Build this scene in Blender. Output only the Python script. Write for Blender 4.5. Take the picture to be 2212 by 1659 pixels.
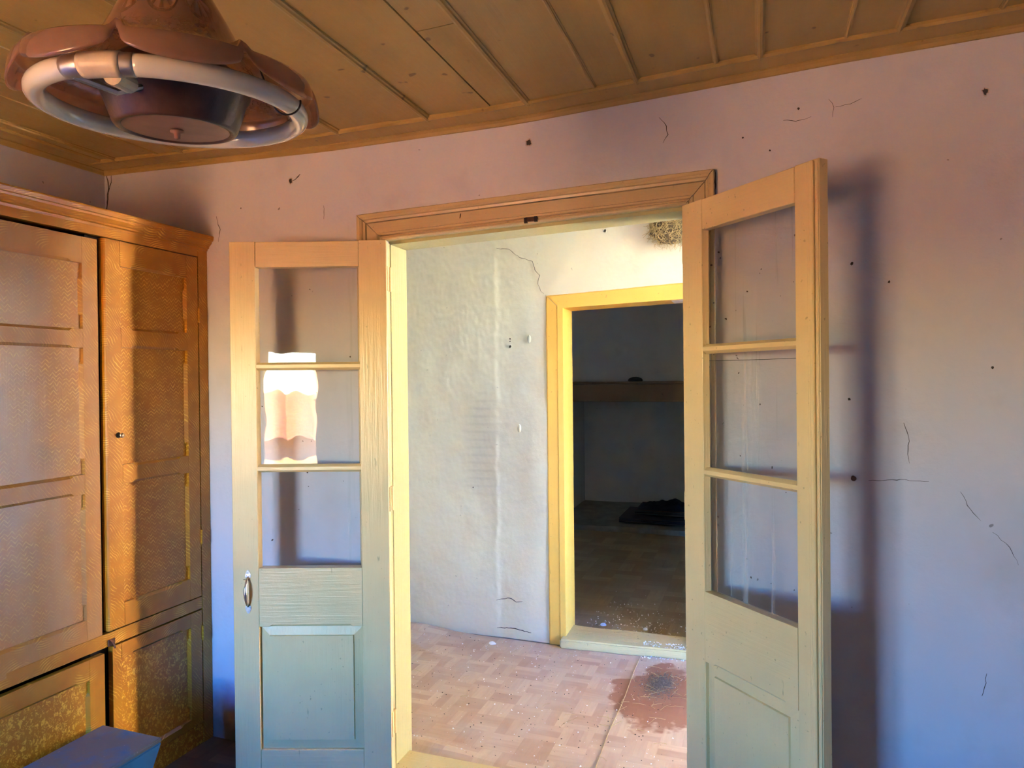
import bpy, bmesh, math, random
from mathutils import Vector, Matrix, noise
random.seed(7)
scene = bpy.context.scene
for o in list(bpy.data.objects): bpy.data.objects.remove(o, do_unlink=True)
R = math.radians

# ------------------------------------------------------------------ camera
PSI, PITCH, ROLL = R(19.77), R(-0.36), R(0.6)
r0 = Vector((math.cos(PSI), math.sin(PSI), 0)); f0 = Vector((-math.sin(PSI), math.cos(PSI), 0)); u0 = Vector((0, 0, 1))
fw = f0 * math.cos(PITCH) + u0 * math.sin(PITCH); up = u0 * math.cos(PITCH) - f0 * math.sin(PITCH)
cr = r0 * math.cos(ROLL) - up * math.sin(ROLL); cu = up * math.cos(ROLL) + r0 * math.sin(ROLL)
cam = bpy.data.cameras.new('camera'); cam.sensor_width = 36.0; cam.lens = 1500.0 / 2212.0 * 36.0; cam.clip_start = 0.05
camo = bpy.data.objects.new('camera', cam); scene.collection.objects.link(camo)
camo.matrix_world = Matrix(((cr.x, cu.x, -fw.x, 0.0), (cr.y, cu.y, -fw.y, -2.33), (cr.z, cu.z, -fw.z, 1.5), (0, 0, 0, 1)))
scene.camera = camo

# ------------------------------------------------------------------ world, sun, exposure
scene.view_settings.view_transform = 'Standard'; scene.view_settings.look = 'None'
scene.view_settings.gamma = 1.0; scene.view_settings.use_curve_mapping = False
scene.view_settings.exposure = 3.42
cy = scene.cycles
cy.use_denoising = True; cy.max_bounces = 7; cy.diffuse_bounces = 4; cy.glossy_bounces = 3
cy.transparent_max_bounces = 10; cy.caustics_reflective = False; cy.caustics_refractive = False
cy.use_adaptive_sampling = False
cy.sample_clamp_indirect = 5.0
world = bpy.data.worlds.new('sky'); scene.world = world; world.use_nodes = True
wn = world.node_tree; wn.nodes.clear()
w_out = wn.nodes.new('ShaderNodeOutputWorld'); w_bg = wn.nodes.new('ShaderNodeBackground')
w_sky = wn.nodes.new('ShaderNodeTexSky'); w_sky.sky_type = 'NISHITA'; w_sky.sun_disc = False
w_sky.sun_elevation = R(34); w_sky.sun_rotation = R(-40); w_sky.air_density = 1.0; w_sky.dust_density = 0.0; w_sky.ozone_density = 4.0
w_hs = wn.nodes.new('ShaderNodeHueSaturation'); w_hs.inputs['Saturation'].default_value = 1.55; w_hs.inputs['Hue'].default_value = 0.525
wn.links.new(w_sky.outputs[0], w_hs.inputs['Color']); wn.links.new(w_hs.outputs[0], w_bg.inputs['Color'])
w_bg.inputs['Strength'].default_value = 1.75
wn.links.new(w_bg.outputs[0], w_out.inputs[0])
sun = bpy.data.lights.new('sun', 'SUN'); sun.energy = 63.0; sun.angle = R(0.6); sun.color = (1.0, 0.85, 0.62)
suno = bpy.data.objects.new('sun', sun); scene.collection.objects.link(suno)
suno.rotation_euler = Vector((-0.72, 0.48, 0.50)).to_track_quat('Z', 'Y').to_euler()
def portal(name, loc, direction, sx, sy):
    l = bpy.data.lights.new(name, 'AREA'); l.shape = 'RECTANGLE'; l.size = sx; l.size_y = sy
    l.cycles.is_portal = True
    o = bpy.data.objects.new(name, l); scene.collection.objects.link(o); o.location = loc
    o.rotation_euler = Vector(direction).to_track_quat('-Z', 'Y').to_euler()
portal('window_portal', (-1.845, -4.62, 1.22), (0, 1, 0), 1.03, 1.2)
portal('fill_window_portal', (1.52, 2.11, 1.85), (-1, 0, 0), 0.22, 0.3)  # portal of the unseen opening added to lighten the far room
portal('hall_window_portal', (2.62, 1.11, 1.325), (-1, 0, 0), 0.62, 1.75)

# ------------------------------------------------------------------ helpers
COL = scene.collection
def link_mesh(name, me, mat=None, parent=None, smooth=False):
    o = bpy.data.objects.new(name, me); COL.objects.link(o)
    if mat is not None: me.materials.append(mat)
    if parent is not None: o.parent = parent
    if smooth:
        for p in me.polygons: p.use_smooth = True
    return o
def obj(name, bm, mat=None, parent=None, smooth=False):
    bmesh.ops.recalc_face_normals(bm, faces=bm.faces)
    me = bpy.data.meshes.new(name); bm.to_mesh(me); bm.free()
    return link_mesh(name, me, mat, parent, smooth)
def pyd(name, v, f, mat=None, parent=None, smooth=False):
    me = bpy.data.meshes.new(name); me.from_pydata([tuple(p) for p in v], [], f); me.update()
    return link_mesh(name, me, mat, parent, smooth)
def tag(o, label=None, cat=None, group=None, kind=None):
    if label: o['label'] = label
    if cat: o['category'] = cat
    if group: o['group'] = group
    if kind: o['kind'] = kind
    return o
def empty(name, loc=(0, 0, 0), rz=0.0):
    o = bpy.data.objects.new(name, None); COL.objects.link(o); o.location = loc; o.rotation_euler = (0, 0, rz)
    o.empty_display_size = 0.05
    return o
def hexa(bm, p):
    """8 points: bottom ring 0-3, top ring 4-7"""
    v = [bm.verts.new(q) for q in p]
    for f in ((0, 3, 2, 1), (4, 5, 6, 7), (0, 1, 5, 4), (1, 2, 6, 5), (2, 3, 7, 6), (3, 0, 4, 7)):
        bm.faces.new([v[i] for i in f])
    return v
def box(bm, x0, x1, y0, y1, z0, z1):
    x0, x1 = min(x0, x1), max(x0, x1); y0, y1 = min(y0, y1), max(y0, y1); z0, z1 = min(z0, z1), max(z0, z1)
    return hexa(bm, [(x0, y0, z0), (x1, y0, z0), (x1, y1, z0), (x0, y1, z0), (x0, y0, z1), (x1, y0, z1), (x1, y1, z1), (x0, y1, z1)])
def bbox(name, dims, mat, parent=None, bev=0.0, seg=1):
    bm = bmesh.new(); box(bm, *dims)
    if bev: bmesh.ops.bevel(bm, geom=list(bm.edges), offset=bev, segments=seg, affect='EDGES', profile=0.5)
    return obj(name, bm, mat, parent)
def loft(bm, rings, closed=True, caps=True):
    rv = [[bm.verts.new(p) for p in ring] for ring in rings]
    n = len(rv[0])
    for a, b in zip(rv[:-1], rv[1:]):
        for i in range(n if closed else n - 1):
            bm.faces.new((a[i], a[(i + 1) % n], b[(i + 1) % n], b[i]))
    if caps and closed:
        bm.faces.new(rv[0][::-1]); bm.faces.new(rv[-1])
    return rv
def tube(bm, pts, rad, n=8):
    pts = [Vector(p) for p in pts]; rings = []
    for i, p in enumerate(pts):
        t = (pts[min(i + 1, len(pts) - 1)] - pts[max(i - 1, 0)]).normalized()
        a = t.orthogonal().normalized() if i == 0 else (a - t * a.dot(t)).normalized()
        b = t.cross(a); rr = rad[i] if isinstance(rad, (list, tuple)) else rad
        rings.append([p + (a * math.cos(2 * math.pi * k / n) + b * math.sin(2 * math.pi * k / n)) * rr for k in range(n)])
    loft(bm, rings)
def lathe(bm, prof, n=48, c=(0, 0, 0)):
    rings = []
    for r_, z in prof:
        rings.append([(c[0] + r_ * math.cos(2 * math.pi * k / n), c[1] + r_ * math.sin(2 * math.pi * k / n), c[2] + z) for k in range(n)])
    loft(bm, rings, True, True)
def stop_bar(name, fn, L, w, th, ch, mat, parent, sides=(1, 1), ins=0.035):
    """a rail or stile whose front edges carry stopped chamfers; fn(a,b,c) maps length, width, depth"""
    bm = bmesh.new(); rings = []; e = 0.0008
    for a, k in ((0, e), (ins, e), (ins + ch * 1.3, ch), (L - ins - ch * 1.3, ch), (L - ins, e), (L, e)):
        c0 = k if sides[0] else e; c1 = k if sides[1] else e
        rings.append([fn(a, 0, -th), fn(a, 0, -c0), fn(a, c0, 0), fn(a, w - c1, 0), fn(a, w, -c1), fn(a, w, -th)])
    loft(bm, rings)
    return obj(name, bm, mat, parent)

# ------------------------------------------------------------------ materials
class G:
    def __init__(s, name):
        s.m = bpy.data.materials.new(name); s.m.use_nodes = True; s.t = s.m.node_tree; s.t.nodes.clear()
        s.out = s.t.nodes.new('ShaderNodeOutputMaterial')
    def n(s, typ, ins=None, out=0, **props):
        nd = s.t.nodes.new('ShaderNode' + typ)
        for k, v in props.items(): setattr(nd, k, v)
        for k, v in (ins or {}).items(): s.set(nd.inputs[k], v)
        return nd.outputs[out]
    def set(s, sock, v):
        if isinstance(v, bpy.types.NodeSocket): s.t.links.new(v, sock)
        elif isinstance(v, (tuple, list)) and len(v) == 3 and sock.type == 'RGBA': sock.default_value = (*v, 1)
        else: sock.default_value = v
    def co(s, scale=(1, 1, 1), rot=(0, 0, 0), loc=(0, 0, 0), kind='Object'):
        tc = s.t.nodes.new('ShaderNodeTexCoord')
        return s.n('Mapping', {'Vector': tc.outputs[kind], 'Scale': scale, 'Rotation': rot, 'Location': loc})
    def noise(s, co, scale, detail=4.0, rough=0.55, dist=0.0, out='Fac'):
        nd = s.t.nodes.new('ShaderNodeTexNoise'); s.set(nd.inputs['Vector'], co)
        nd.inputs['Scale'].default_value = scale; nd.inputs['Detail'].default_value = min(3.0, detail)
        nd.inputs['Roughness'].default_value = rough; nd.inputs['Distortion'].default_value = dist
        return nd.outputs[out]
    def wave(s, co, scale, dist=0.0, detail=2.0, dscale=1.0, direction='X', typ='BANDS', prof='SIN'):
        nd = s.t.nodes.new('ShaderNodeTexWave'); nd.wave_type = typ; nd.wave_profile = prof
        if typ == 'BANDS': nd.bands_direction = direction
        else: nd.rings_direction = direction
        s.set(nd.inputs['Vector'], co); nd.inputs['Scale'].default_value = scale
        nd.inputs['Distortion'].default_value = dist; nd.inputs['Detail'].default_value = detail; nd.inputs['Detail Scale'].default_value = dscale
        return nd.outputs['Fac']
    def ramp(s, fac, a, b, ca=(0, 0, 0), cb=(1, 1, 1)):
        nd = s.t.nodes.new('ShaderNodeValToRGB'); s.set(nd.inputs[0], fac)
        if a > b: a, b, ca, cb = b, a, cb, ca
        e = nd.color_ramp.elements; e[0].position = a; e[1].position = b; e[0].color = (*ca, 1); e[1].color = (*cb, 1)
        return nd.outputs[0]
    def mix(s, fac, a, b, mode='MIX'):
        nd = s.t.nodes.new('ShaderNodeMix'); nd.data_type = 'RGBA'; nd.blend_type = mode
        s.set(nd.inputs[0], fac); s.set(nd.inputs[6], a); s.set(nd.inputs[7], b)
        return nd.outputs[2]
    def math(s, op, a, b=0.0, c=0.0):
        nd = s.t.nodes.new('ShaderNodeMath'); nd.operation = op
        s.set(nd.inputs[0], a); s.set(nd.inputs[1], b); s.set(nd.inputs[2], c)
        return nd.outputs[0]
    def fresnel(s, ior, nrm=None):   # same reflectance on both faces of a thin sheet
        geo = s.t.nodes.new('ShaderNodeNewGeometry')
        k = s.math('MULTIPLY_ADD', geo.outputs['Backfacing'], 1.0 / ior - ior, ior)
        return s.n('Fresnel', {'IOR': k, 'Normal': nrm} if nrm is not None else {'IOR': k})
    def sep(s, co):
        nd = s.t.nodes.new('ShaderNodeSeparateXYZ'); s.set(nd.inputs[0], co); return nd.outputs
    def bump(s, h, strength=0.3, dist=0.01, nrm=None):
        nd = s.t.nodes.new('ShaderNodeBump'); nd.inputs['Strength'].default_value = strength; nd.inputs['Distance'].default_value = dist
        s.set(nd.inputs['Height'], h)
        if nrm is not None: s.set(nd.inputs['Normal'], nrm)
        return nd.outputs[0]
    def bsdf(s, **kw):
        nd = s.t.nodes.new('ShaderNodeBsdfPrincipled')
        for k, v in kw.items(): s.set(nd.inputs[k.replace('_', ' ')], v)
        return nd.outputs[0]
    def done(s, sh):
        s.t.links.new(sh, s.out.inputs[0]); return s.m

def wood_paint(name, col, dark, rough=0.42, axis='Z', grain=0.35, dirt=0.5, chip=None):
    g = G(name)
    sc = {'Z': (1, 1, 0.045), 'X': (0.045, 1, 1), 'Y': (1, 0.045, 1)}[axis]
    c1 = g.co(scale=sc); c0 = g.co()
    gr = g.noise(c1, 110, 3, 0.6)
    big = g.noise(c0, 3.2, 4, 0.6)
    fine = g.noise(c0, 45, 5, 0.7)
    base = g.mix(g.ramp(big, 0.3, 0.75), col, tuple(x * 0.86 for x in col))
    spots = g.ramp(g.noise(c0, 75, 2, 0.5), 0.29, 0.245)
    base = g.mix(g.math('MULTIPLY', spots, dirt), base, dark)
    scr = g.ramp(g.noise(g.co(scale=(1, 1, 0.25)), 34, 4, 0.6), 0.71, 0.76)
    base = g.mix(g.math('MULTIPLY', scr, dirt * 0.9), base, tuple(x * 0.55 for x in dark) if chip is None else chip)
    h = g.math('ADD', g.math('MULTIPLY', gr, 1.0), g.math('MULTIPLY', fine, 0.35))
    return g.done(g.bsdf(Base_Color=base, Roughness=g.ramp(fine, 0.2, 0.9, (rough * .75,) * 3, (rough * 1.25,) * 3), Normal=g.bump(h, grain, 0.004)))

def plaster(name, col, col2, bump=0.25, rough_area=0.0, speck=0.6, tint_fn=None):
    g = G(name); c = g.co()
    big = g.noise(c, 1.3, 5, 0.55); mid = g.noise(c, 6.5, 5, 0.6); fine = g.noise(c, 90, 4, 0.6)
    base = g.mix(g.ramp(big, 0.35, 0.7), col, col2)
    base = g.mix(g.math('MULTIPLY', g.ramp(mid, 0.55, 0.75), 0.35), base, tuple(x * 0.82 for x in col2))
    sp = g.ramp(g.noise(c, 38, 1, 0.4), 0.215, 0.19)
    base = g.mix(g.math('MULTIPLY', sp, speck), base, (0.06, 0.035, 0.025))
    if tint_fn: base = tint_fn(g, base)
    h = g.math('ADD', g.math('MULTIPLY', mid, 1.6), g.math('MULTIPLY', fine, 0.22))
    return g.done(g.bsdf(Base_Color=base, Roughness=0.85, Normal=g.bump(h, bump, 0.02)))

M = {}
def grime(g, base):
    # smudges that sit just above the skirting and a damp tide line, in wall coordinates
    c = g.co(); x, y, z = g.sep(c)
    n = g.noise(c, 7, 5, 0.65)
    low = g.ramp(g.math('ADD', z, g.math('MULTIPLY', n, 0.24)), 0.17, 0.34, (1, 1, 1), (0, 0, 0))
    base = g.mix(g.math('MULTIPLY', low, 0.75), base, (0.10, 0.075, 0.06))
    st = g.noise(g.co(scale=(1.0, 1, 0.8), loc=(3.1, 0, 0)), 2.2, 4, 0.55)
    return g.mix(g.math('MULTIPLY', g.ramp(st, 0.58, 0.74), 0.30), base, (0.42, 0.33, 0.26))
M['wall'] = plaster('wall_plaster', (0.62, 0.59, 0.645), (0.585, 0.555, 0.61), 0.20, tint_fn=grime)
def hall_marks(g, base):
    c = g.co(); x, y, z = g.sep(c)
    n = g.noise(c, 9, 4, 0.6)
    # ladder of grey finger-wide horizontal streaks beside the plaster ridge
    xm = g.math('MULTIPLY', g.ramp(g.math('SUBTRACT', x, -1.70), 0.0, 0.10), g.ramp(g.math('SUBTRACT', x, -1.52), 0.08, 0.12, (1, 1, 1), (0, 0, 0)))
    xm = g.ramp(g.math('ABSOLUTE', g.math('ADD', x, 1.545)), 0.03, 0.13, (1, 1, 1), (0, 0, 0))
    zm = g.ramp(g.math('ABSOLUTE', g.math('SUBTRACT', z, 1.12)), 0.22, 0.34, (1, 1, 1), (0, 0, 0))
    st = g.ramp(g.math('SINE', g.math('MULTIPLY', z, 138.0)), 0.1, 1.0)
    m = g.math('MULTIPLY', g.math('MULTIPLY', xm, zm), g.math('ADD', g.math('MULTIPLY', st, 0.17), 0.16))
    base = g.mix(m, base, (0.30, 0.28, 0.24))
    hz = g.ramp(g.math('ABSOLUTE', g.math('ADD', x, 1.35)), 0.10, 0.42, (1, 1, 1), (0, 0, 0))
    hz2 = g.ramp(g.math('ABSOLUTE', g.math('SUBTRACT', z, 1.2)), 0.25, 0.7, (1, 1, 1), (0, 0, 0))
    return g.mix(g.math('MULTIPLY', g.math('MULTIPLY', g.math('MULTIPLY', hz, hz2), n), 0.55), base, (0.44, 0.40, 0.35))
M['hallwall'] = plaster('hall_plaster', (0.71, 0.675, 0.53), (0.68, 0.645, 0.525), 0.16, speck=0.3, tint_fn=hall_marks)
M['farwall'] = plaster('far_room_plaster', (0.74, 0.71, 0.68), (0.68, 0.66, 0.64), 0.25)
M['cream'] = wood_paint('cream_door_paint', (0.76, 0.56, 0.27), (0.22, 0.15, 0.07), 0.36)
M['cream_x'] = wood_paint('cream_door_paint_cross', (0.76, 0.56, 0.27), (0.22, 0.15, 0.07), 0.36, axis='X')
M['jamb'] = wood_paint('pale_jamb_paint', (0.50, 0.455, 0.215), (0.28, 0.2, 0.1), 0.38, dirt=0.25)
M['trim'] = wood_paint('khaki_trim_paint', (0.60, 0.44, 0.225), (0.2, 0.12, 0.06), 0.36, grain=0.22)
M['trim_x'] = wood_paint('khaki_trim_paint_cross', (0.60, 0.44, 0.225), (0.2, 0.12, 0.06), 0.36, axis='X', grain=0.22)
M['ochre'] = wood_paint('orange_ochre_paint', (0.84, 0.49, 0.10), (0.3, 0.16, 0.05), 0.42, dirt=0.35, grain=0.2)
M['sill'] = wood_paint('worn_sill_paint', (0.62, 0.48, 0.22), (0.10, 0.07, 0.04), 0.6, axis='X', grain=0.6, dirt=1.0)
def ceiling_mat(name, col):
    g = G(name); c = g.co(); cg = g.co(scale=(1, 0.05, 1))
    oi = g.t.nodes.new('ShaderNodeObjectInfo')
    gr = g.noise(cg, 60, 4, 0.6); big = g.noise(g.co(scale=(1, 0.35, 1)), 4.5, 5, 0.6); fl = g.noise(c, 50, 5, 0.7)
    base = g.mix(g.ramp(big, 0.3, 0.75), col, (col[0] * .78, col[1] * .74, col[2] * .6))
    base = g.mix(g.math('MULTIPLY', g.math('SUBTRACT', oi.outputs['Random'], 0.5), 0.35), base, (col[0] * 1.2, col[1] * 1.15, col[2] * 1.3))
    kn = g.ramp(g.noise(c, 22, 1, 0.4), 0.245, 0.2)
    base = g.mix(g.math('MULTIPLY', kn, 0.7), base, (0.10, 0.05, 0.02))
    return g.done(g.bsdf(Base_Color=base, Roughness=g.ramp(fl, 0.2, 0.8, (0.33,) * 3, (0.5,) * 3), Normal=g.bump(g.math('ADD', gr, g.math('MULTIPLY', big, 2.5)), 0.22, 0.006)))
M['ceil'] = ceiling_mat('ochre_ceiling_boards', (0.47, 0.31, 0.10))

ORANGE_D, ORANGE_M, YEL = (0.43, 0.15, 0.011), (0.60, 0.25, 0.013), (0.90, 0.53, 0.07)
def varnish(name, style, worn=0.0, gloss=0.12):
    g = G(name); c = g.co()
    warp = g.noise(c, 9, 2, 0.5, out='Color')
    wc = g.mix(0.03, c, warp, 'ADD')
    big = g.noise(c, 5, 4, 0.6); fine = g.noise(c, 120, 3, 0.6)
    x, y, z = g.sep(wc)
    if style == 'comb':      # rows of small combed chevrons
        zig = g.math('MULTIPLY', g.math('PINGPONG', g.math('MULTIPLY', y, 1.0), 0.012), 1.1)
        ph = g.math('ADD', g.math('ADD', z, zig), g.math('MULTIPLY', g.noise(c, 24, 2, 0.5), 0.012))
        a = g.math('SINE', g.math('MULTIPLY', ph, 440.0))
        line = g.math('MULTIPLY', g.ramp(a, 0.35, 1.0), g.ramp(g.noise(g.co(scale=(1, 1, 2.2)), 30, 3, 0.6), 0.38, 0.66))
    elif style == 'zig':     # slanting comb teeth on the stiles
        ph = g.math('ADD', g.math('ADD', z, g.math('MULTIPLY', y, 1.2)), g.math('MULTIPLY', g.noise(c, 13, 2, 0.5), 0.05))
        a = g.math('SINE', g.math('MULTIPLY', ph, 430.0)); line = g.math('MULTIPLY', g.ramp(a, 0.5, 1.0), g.ramp(g.noise(c, 22, 3, 0.6), 0.42, 0.68))
    elif style == 'fan':     # arcs dragged with a comb, in patches
        vo = g.t.nodes.new('ShaderNodeTexVoronoi'); vo.feature = 'F1'; vo.inputs['Scale'].default_value = 13.0; g.set(vo.inputs['Vector'], c)
        rnd = g.sep(vo.outputs['Color'])[0]
        lx, ly, lz = g.sep(g.n('VectorMath', {0: c, 1: vo.outputs['Position']}, operation='SUBTRACT'))
        sgn = g.math('SUBTRACT', g.math('MULTIPLY', g.math('GREATER_THAN', rnd, 0.4), 2.0), 1.0)
        ey = g.math('SUBTRACT', ly, g.math('MULTIPLY', rnd, 0.05)); ez = g.math('ADD', lz, g.math('MULTIPLY', sgn, 0.045))
        rr = g.math('SQRT', g.math('ADD', g.math('MULTIPLY', ey, ey), g.math('MULTIPLY', g.math('MULTIPLY', ez, ez), 2.2)))
        a = g.math('SINE', g.math('MULTIPLY', g.math('ADD', rr, g.math('MULTIPLY', g.noise(c, 40, 2, 0.5), 0.004)), 560.0))
        patch = g.math('MULTIPLY', g.ramp(vo.outputs['Distance'], 0.62, 0.30), g.ramp(g.noise(c, 16, 2, 0.5), 0.40, 0.60))
        line = g.math('MULTIPLY', g.ramp(a, 0.0, 0.9), patch)
    else:                    # burl: dense short curly flecks
        a = g.noise(g.mix(0.05, c, g.noise(c, 34, 2, 0.6, out='Color'), 'ADD'), 70, 1, 0.5, 1.2)
        b = g.noise(g.co(scale=(1, 1, 0.6), rot=(R(35), 0, 0)), 95, 2, 0.6, 0.8)
        line = g.math('MULTIPLY', g.ramp(a, 0.47, 0.58), g.ramp(b, 0.40, 0.58))
    base = g.mix(g.ramp(big, 0.3, 0.72), ORANGE_D, ORANGE_M)
    base = g.mix(g.math('MULTIPLY', line, 0.85), base, YEL)
    rgh = g.ramp(fine, 0.2, 0.9, (0.30,) * 3, (0.42,) * 3)
    h = g.math('ADD', g.math('MULTIPLY', line, 0.3), g.math('MULTIPLY', fine, 0.25))
    if worn:
        vg = g.noise(g.co(scale=(1, 1, 0.05)), 85, 4, 0.65)
        wash = g.ramp(g.noise(g.co(scale=(1, 1, 0.4)), 6, 4, 0.55), 0.35, 0.7)
        base = g.mix(g.math('MULTIPLY', g.math('ADD', wash, 0.35), worn), base, (0.50, 0.29, 0.15))
        h = g.math('ADD', h, g.math('MULTIPLY', vg, 0.9))
    return g.done(g.bsdf(Base_Color=base, Roughness=rgh, Coat_Weight=gloss, Coat_Roughness=0.2, Normal=g.bump(h, 0.22, 0.003)))
for st in ('comb', 'zig', 'fan', 'burl'): M[st] = varnish('varnish_' + st, st)
M['worn'] = varnish('varnish_worn', 'comb', 0.75, 0.6); M['worn_zig'] = varnish('varnish_worn_zig', 'zig', 0.55); M['worn_fan'] = varnish('varnish_worn_fan', 'fan', 0.5)
def simple(name, col, rough=0.5, metal=0.0, nscale=30, var=0.25, bump=0.2, **kw):
    g = G(name); c = g.co(); n = g.noise(c, nscale, 5, 0.6)
    base = g.mix(g.ramp(n, 0.3, 0.75), col, tuple(x * (1 - var) for x in col))
    return g.done(g.bsdf(Base_Color=base, Roughness=rough, Metallic=metal, Normal=g.bump(n, bump, 0.004), **kw))
M['dark'] = simple('dark_cavity_wood', (0.045, 0.025, 0.015), 0.8)
M['crack'] = simple('crack_shadow', (0.05, 0.035, 0.03), 0.95)
M['chipped'] = simple('chipped_plaster', (0.62, 0.48, 0.42), 0.9)
M['chrome'] = simple('worn_nickel', (0.80, 0.76, 0.66), 0.28, 1.0, 60, 0.4, 0.3)
M['brass'] = simple('brass_knob', (0.62, 0.50, 0.36), 0.3, 1.0, 40, 0.3)
M['rust'] = simple('rusty_iron', (0.17, 0.07, 0.04), 0.75, 0.3, 80, 0.5)
M['whitechip'] = simple('white_plaster_chip', (0.82, 0.82, 0.80), 0.85)
M['crumb_dark'] = simple('dark_crumb', (0.06, 0.045, 0.035), 0.9)
M['dirt'] = simple('dry_dirt', (0.17, 0.13, 0.095), 0.95, 0, 120, 0.6)
M['straw'] = simple('dry_straw', (0.56, 0.43, 0.20), 0.7, 0, 14, 0.55)
M['mud'] = simple('nest_mud', (0.20, 0.15, 0.09), 0.95, 0, 60, 0.5, 0.8)
M['porcelain'] = simple('cream_plastic_socket', (0.72, 0.60, 0.42), 0.4, 0, 25, 0.3)
M['tubewhite'] = simple('dusty_tube_glass', (0.74, 0.72, 0.60), 0.13, 0, 6, 0.18, 0.05, Coat_Weight=0.5, Coat_Roughness=0.06)
M['tubemetal'] = simple('tube_end_metal', (0.55, 0.5, 0.45), 0.35, 0.9, 30, 0.3)
M['hub'] = simple('brown_metal_hub', (0.115, 0.06, 0.042), 0.30, 0.35, 55, 0.35, 0.25)
M['hubplate'] = simple('brown_metal_plate', (0.33, 0.17, 0.12), 0.42, 0.2, 18, 0.35, 0.15)
M['wire'] = simple('black_wire', (0.02, 0.015, 0.012), 0.5)
M['farwood'] = wood_paint('brown_mantel_wood', (0.34, 0.20, 0.10), (0.08, 0.05, 0.03), 0.55, axis='X', grain=0.4, dirt=0.8)
M['stone'] = simple('hearth_plaster', (0.36, 0.32, 0.27), 0.9, 0, 8, 0.4, 0.5)
def glass_mat(name, streaks):
    g = G(name); c = g.co()
    fr = g.fresnel(1.33)
    tr = g.n('BsdfTransparent', {'Color': (0.95, 0.955, 0.945)})
    gl = g.n('BsdfGlossy', {'Color': (1, 1, 1), 'Roughness': 0.015}) if streaks <= 0 else g.n('BsdfGlossy', {'Color': (1, 1, 1), 'Roughness': 0.015, 'Normal': g.bump(g.noise(g.co(scale=(1, 1, 0.6)), 5, 2, 0.5), 0.06, 0.02)})
    a = g.n('MixShader', {0: fr, 1: tr, 2: gl})
    if streaks <= 0: return g.done(a)
    dr = g.noise(g.co(scale=(1, 1, 0.035)), 34, 3, 0.6)
    film = g.noise(c, 3.0, 4, 0.6); sp = g.ramp(g.noise(c, 60, 1, 0.4), 0.215, 0.19)
    amount = g.math('ADD', g.math('MULTIPLY', g.ramp(dr, 0.60, 0.72), streaks), g.math('MULTIPLY', film, 0.05))
    df = g.n('BsdfDiffuse', {'Color': (0.62, 0.60, 0.56)})
    b = g.n('MixShader', {0: amount, 1: a, 2: df})
    b = g.n('MixShader', {0: sp, 1: b, 2: g.n('BsdfDiffuse', {'Color': (0.10, 0.06, 0.05)})})
    return g.done(b)
M['pane'] = glass_mat('dusty_pane', 0.06); M['pane_drip'] = glass_mat('dripped_pane', 0.22); M['pane_clear'] = glass_mat('window_pane', 0.0)
def shade_mat():
    g = G('etched_amber_shade'); uv = g.t.nodes.new('ShaderNodeUVMap'); u, v, w = g.sep(uv.outputs[0])
    # medallions etched round the cone: one ring outline with a leaf fan inside, repeated ten times
    fu = g.math('SUBTRACT', g.math('FRACT', g.math('MULTIPLY', u, 10.0)), 0.5)
    fv = g.math('MULTIPLY', g.math('SUBTRACT', v, 0.24), 3.4)
    rr = g.math('SQRT', g.math('ADD', g.math('MULTIPLY', fu, fu), g.math('MULTIPLY', fv, fv)))
    an = g.math('ARCTAN2', fv, fu)
    ring = g.ramp(g.math('ABSOLUTE', g.math('SUBTRACT', rr, 0.42)), 0.02, 0.045, (1, 1, 1), (0, 0, 0))
    fan = g.ramp(g.math('SINE', g.math('MULTIPLY', an, 9.0)), 0.0, 0.35)
    disc = g.ramp(rr, 0.36, 0.40, (1, 1, 1), (0, 0, 0)); core = g.ramp(rr, 0.08, 0.13)
    motif = g.math('MAXIMUM', ring, g.math('MULTIPLY', g.math('MULTIPLY', fan, disc), core))
    curl = g.wave(g.co(), 24, 14.0, 2, 2.5, 'X', 'RINGS')
    vine = g.math('MULTIPLY', g.ramp(curl, 0.82, 0.92), g.ramp(v, 0.36, 0.44))
    vine = g.math('MULTIPLY', vine, g.ramp(v, 0.66, 0.74, (1, 1, 1), (0, 0, 0)))
    pat = g.math('MAXIMUM', g.math('MULTIPLY', motif, g.ramp(v, 0.44, 0.40)), g.math('MULTIPLY', vine, 0.8))
    dust = g.noise(g.co(), 14, 4, 0.6)
    body = g.mix(pat, (0.43, 0.27, 0.19), (0.20, 0.10, 0.055))
    body = g.mix(g.math('MULTIPLY', dust, 0.5), body, (0.55, 0.38, 0.31))
    df = g.n('BsdfDiffuse', {'Color': body}); tl = g.n('BsdfTranslucent', {'Color': (0.55, 0.30, 0.19)})
    a = g.n('MixShader', {0: 0.35, 1: df, 2: tl})
    tr = g.n('BsdfTransparent', {'Color': (0.86, 0.68, 0.55)})
    b = g.n('MixShader', {0: g.math('ADD', g.math('MULTIPLY', dust, 0.25), 0.38), 1: tr, 2: a})
    gl = g.n('BsdfGlossy', {'Color': (1, 0.95, 0.9), 'Roughness': 0.16})
    return g.done(g.n('MixShader', {0: g.fresnel(1.45), 1: b, 2: gl}))
M['shade'] = shade_mat()
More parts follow.
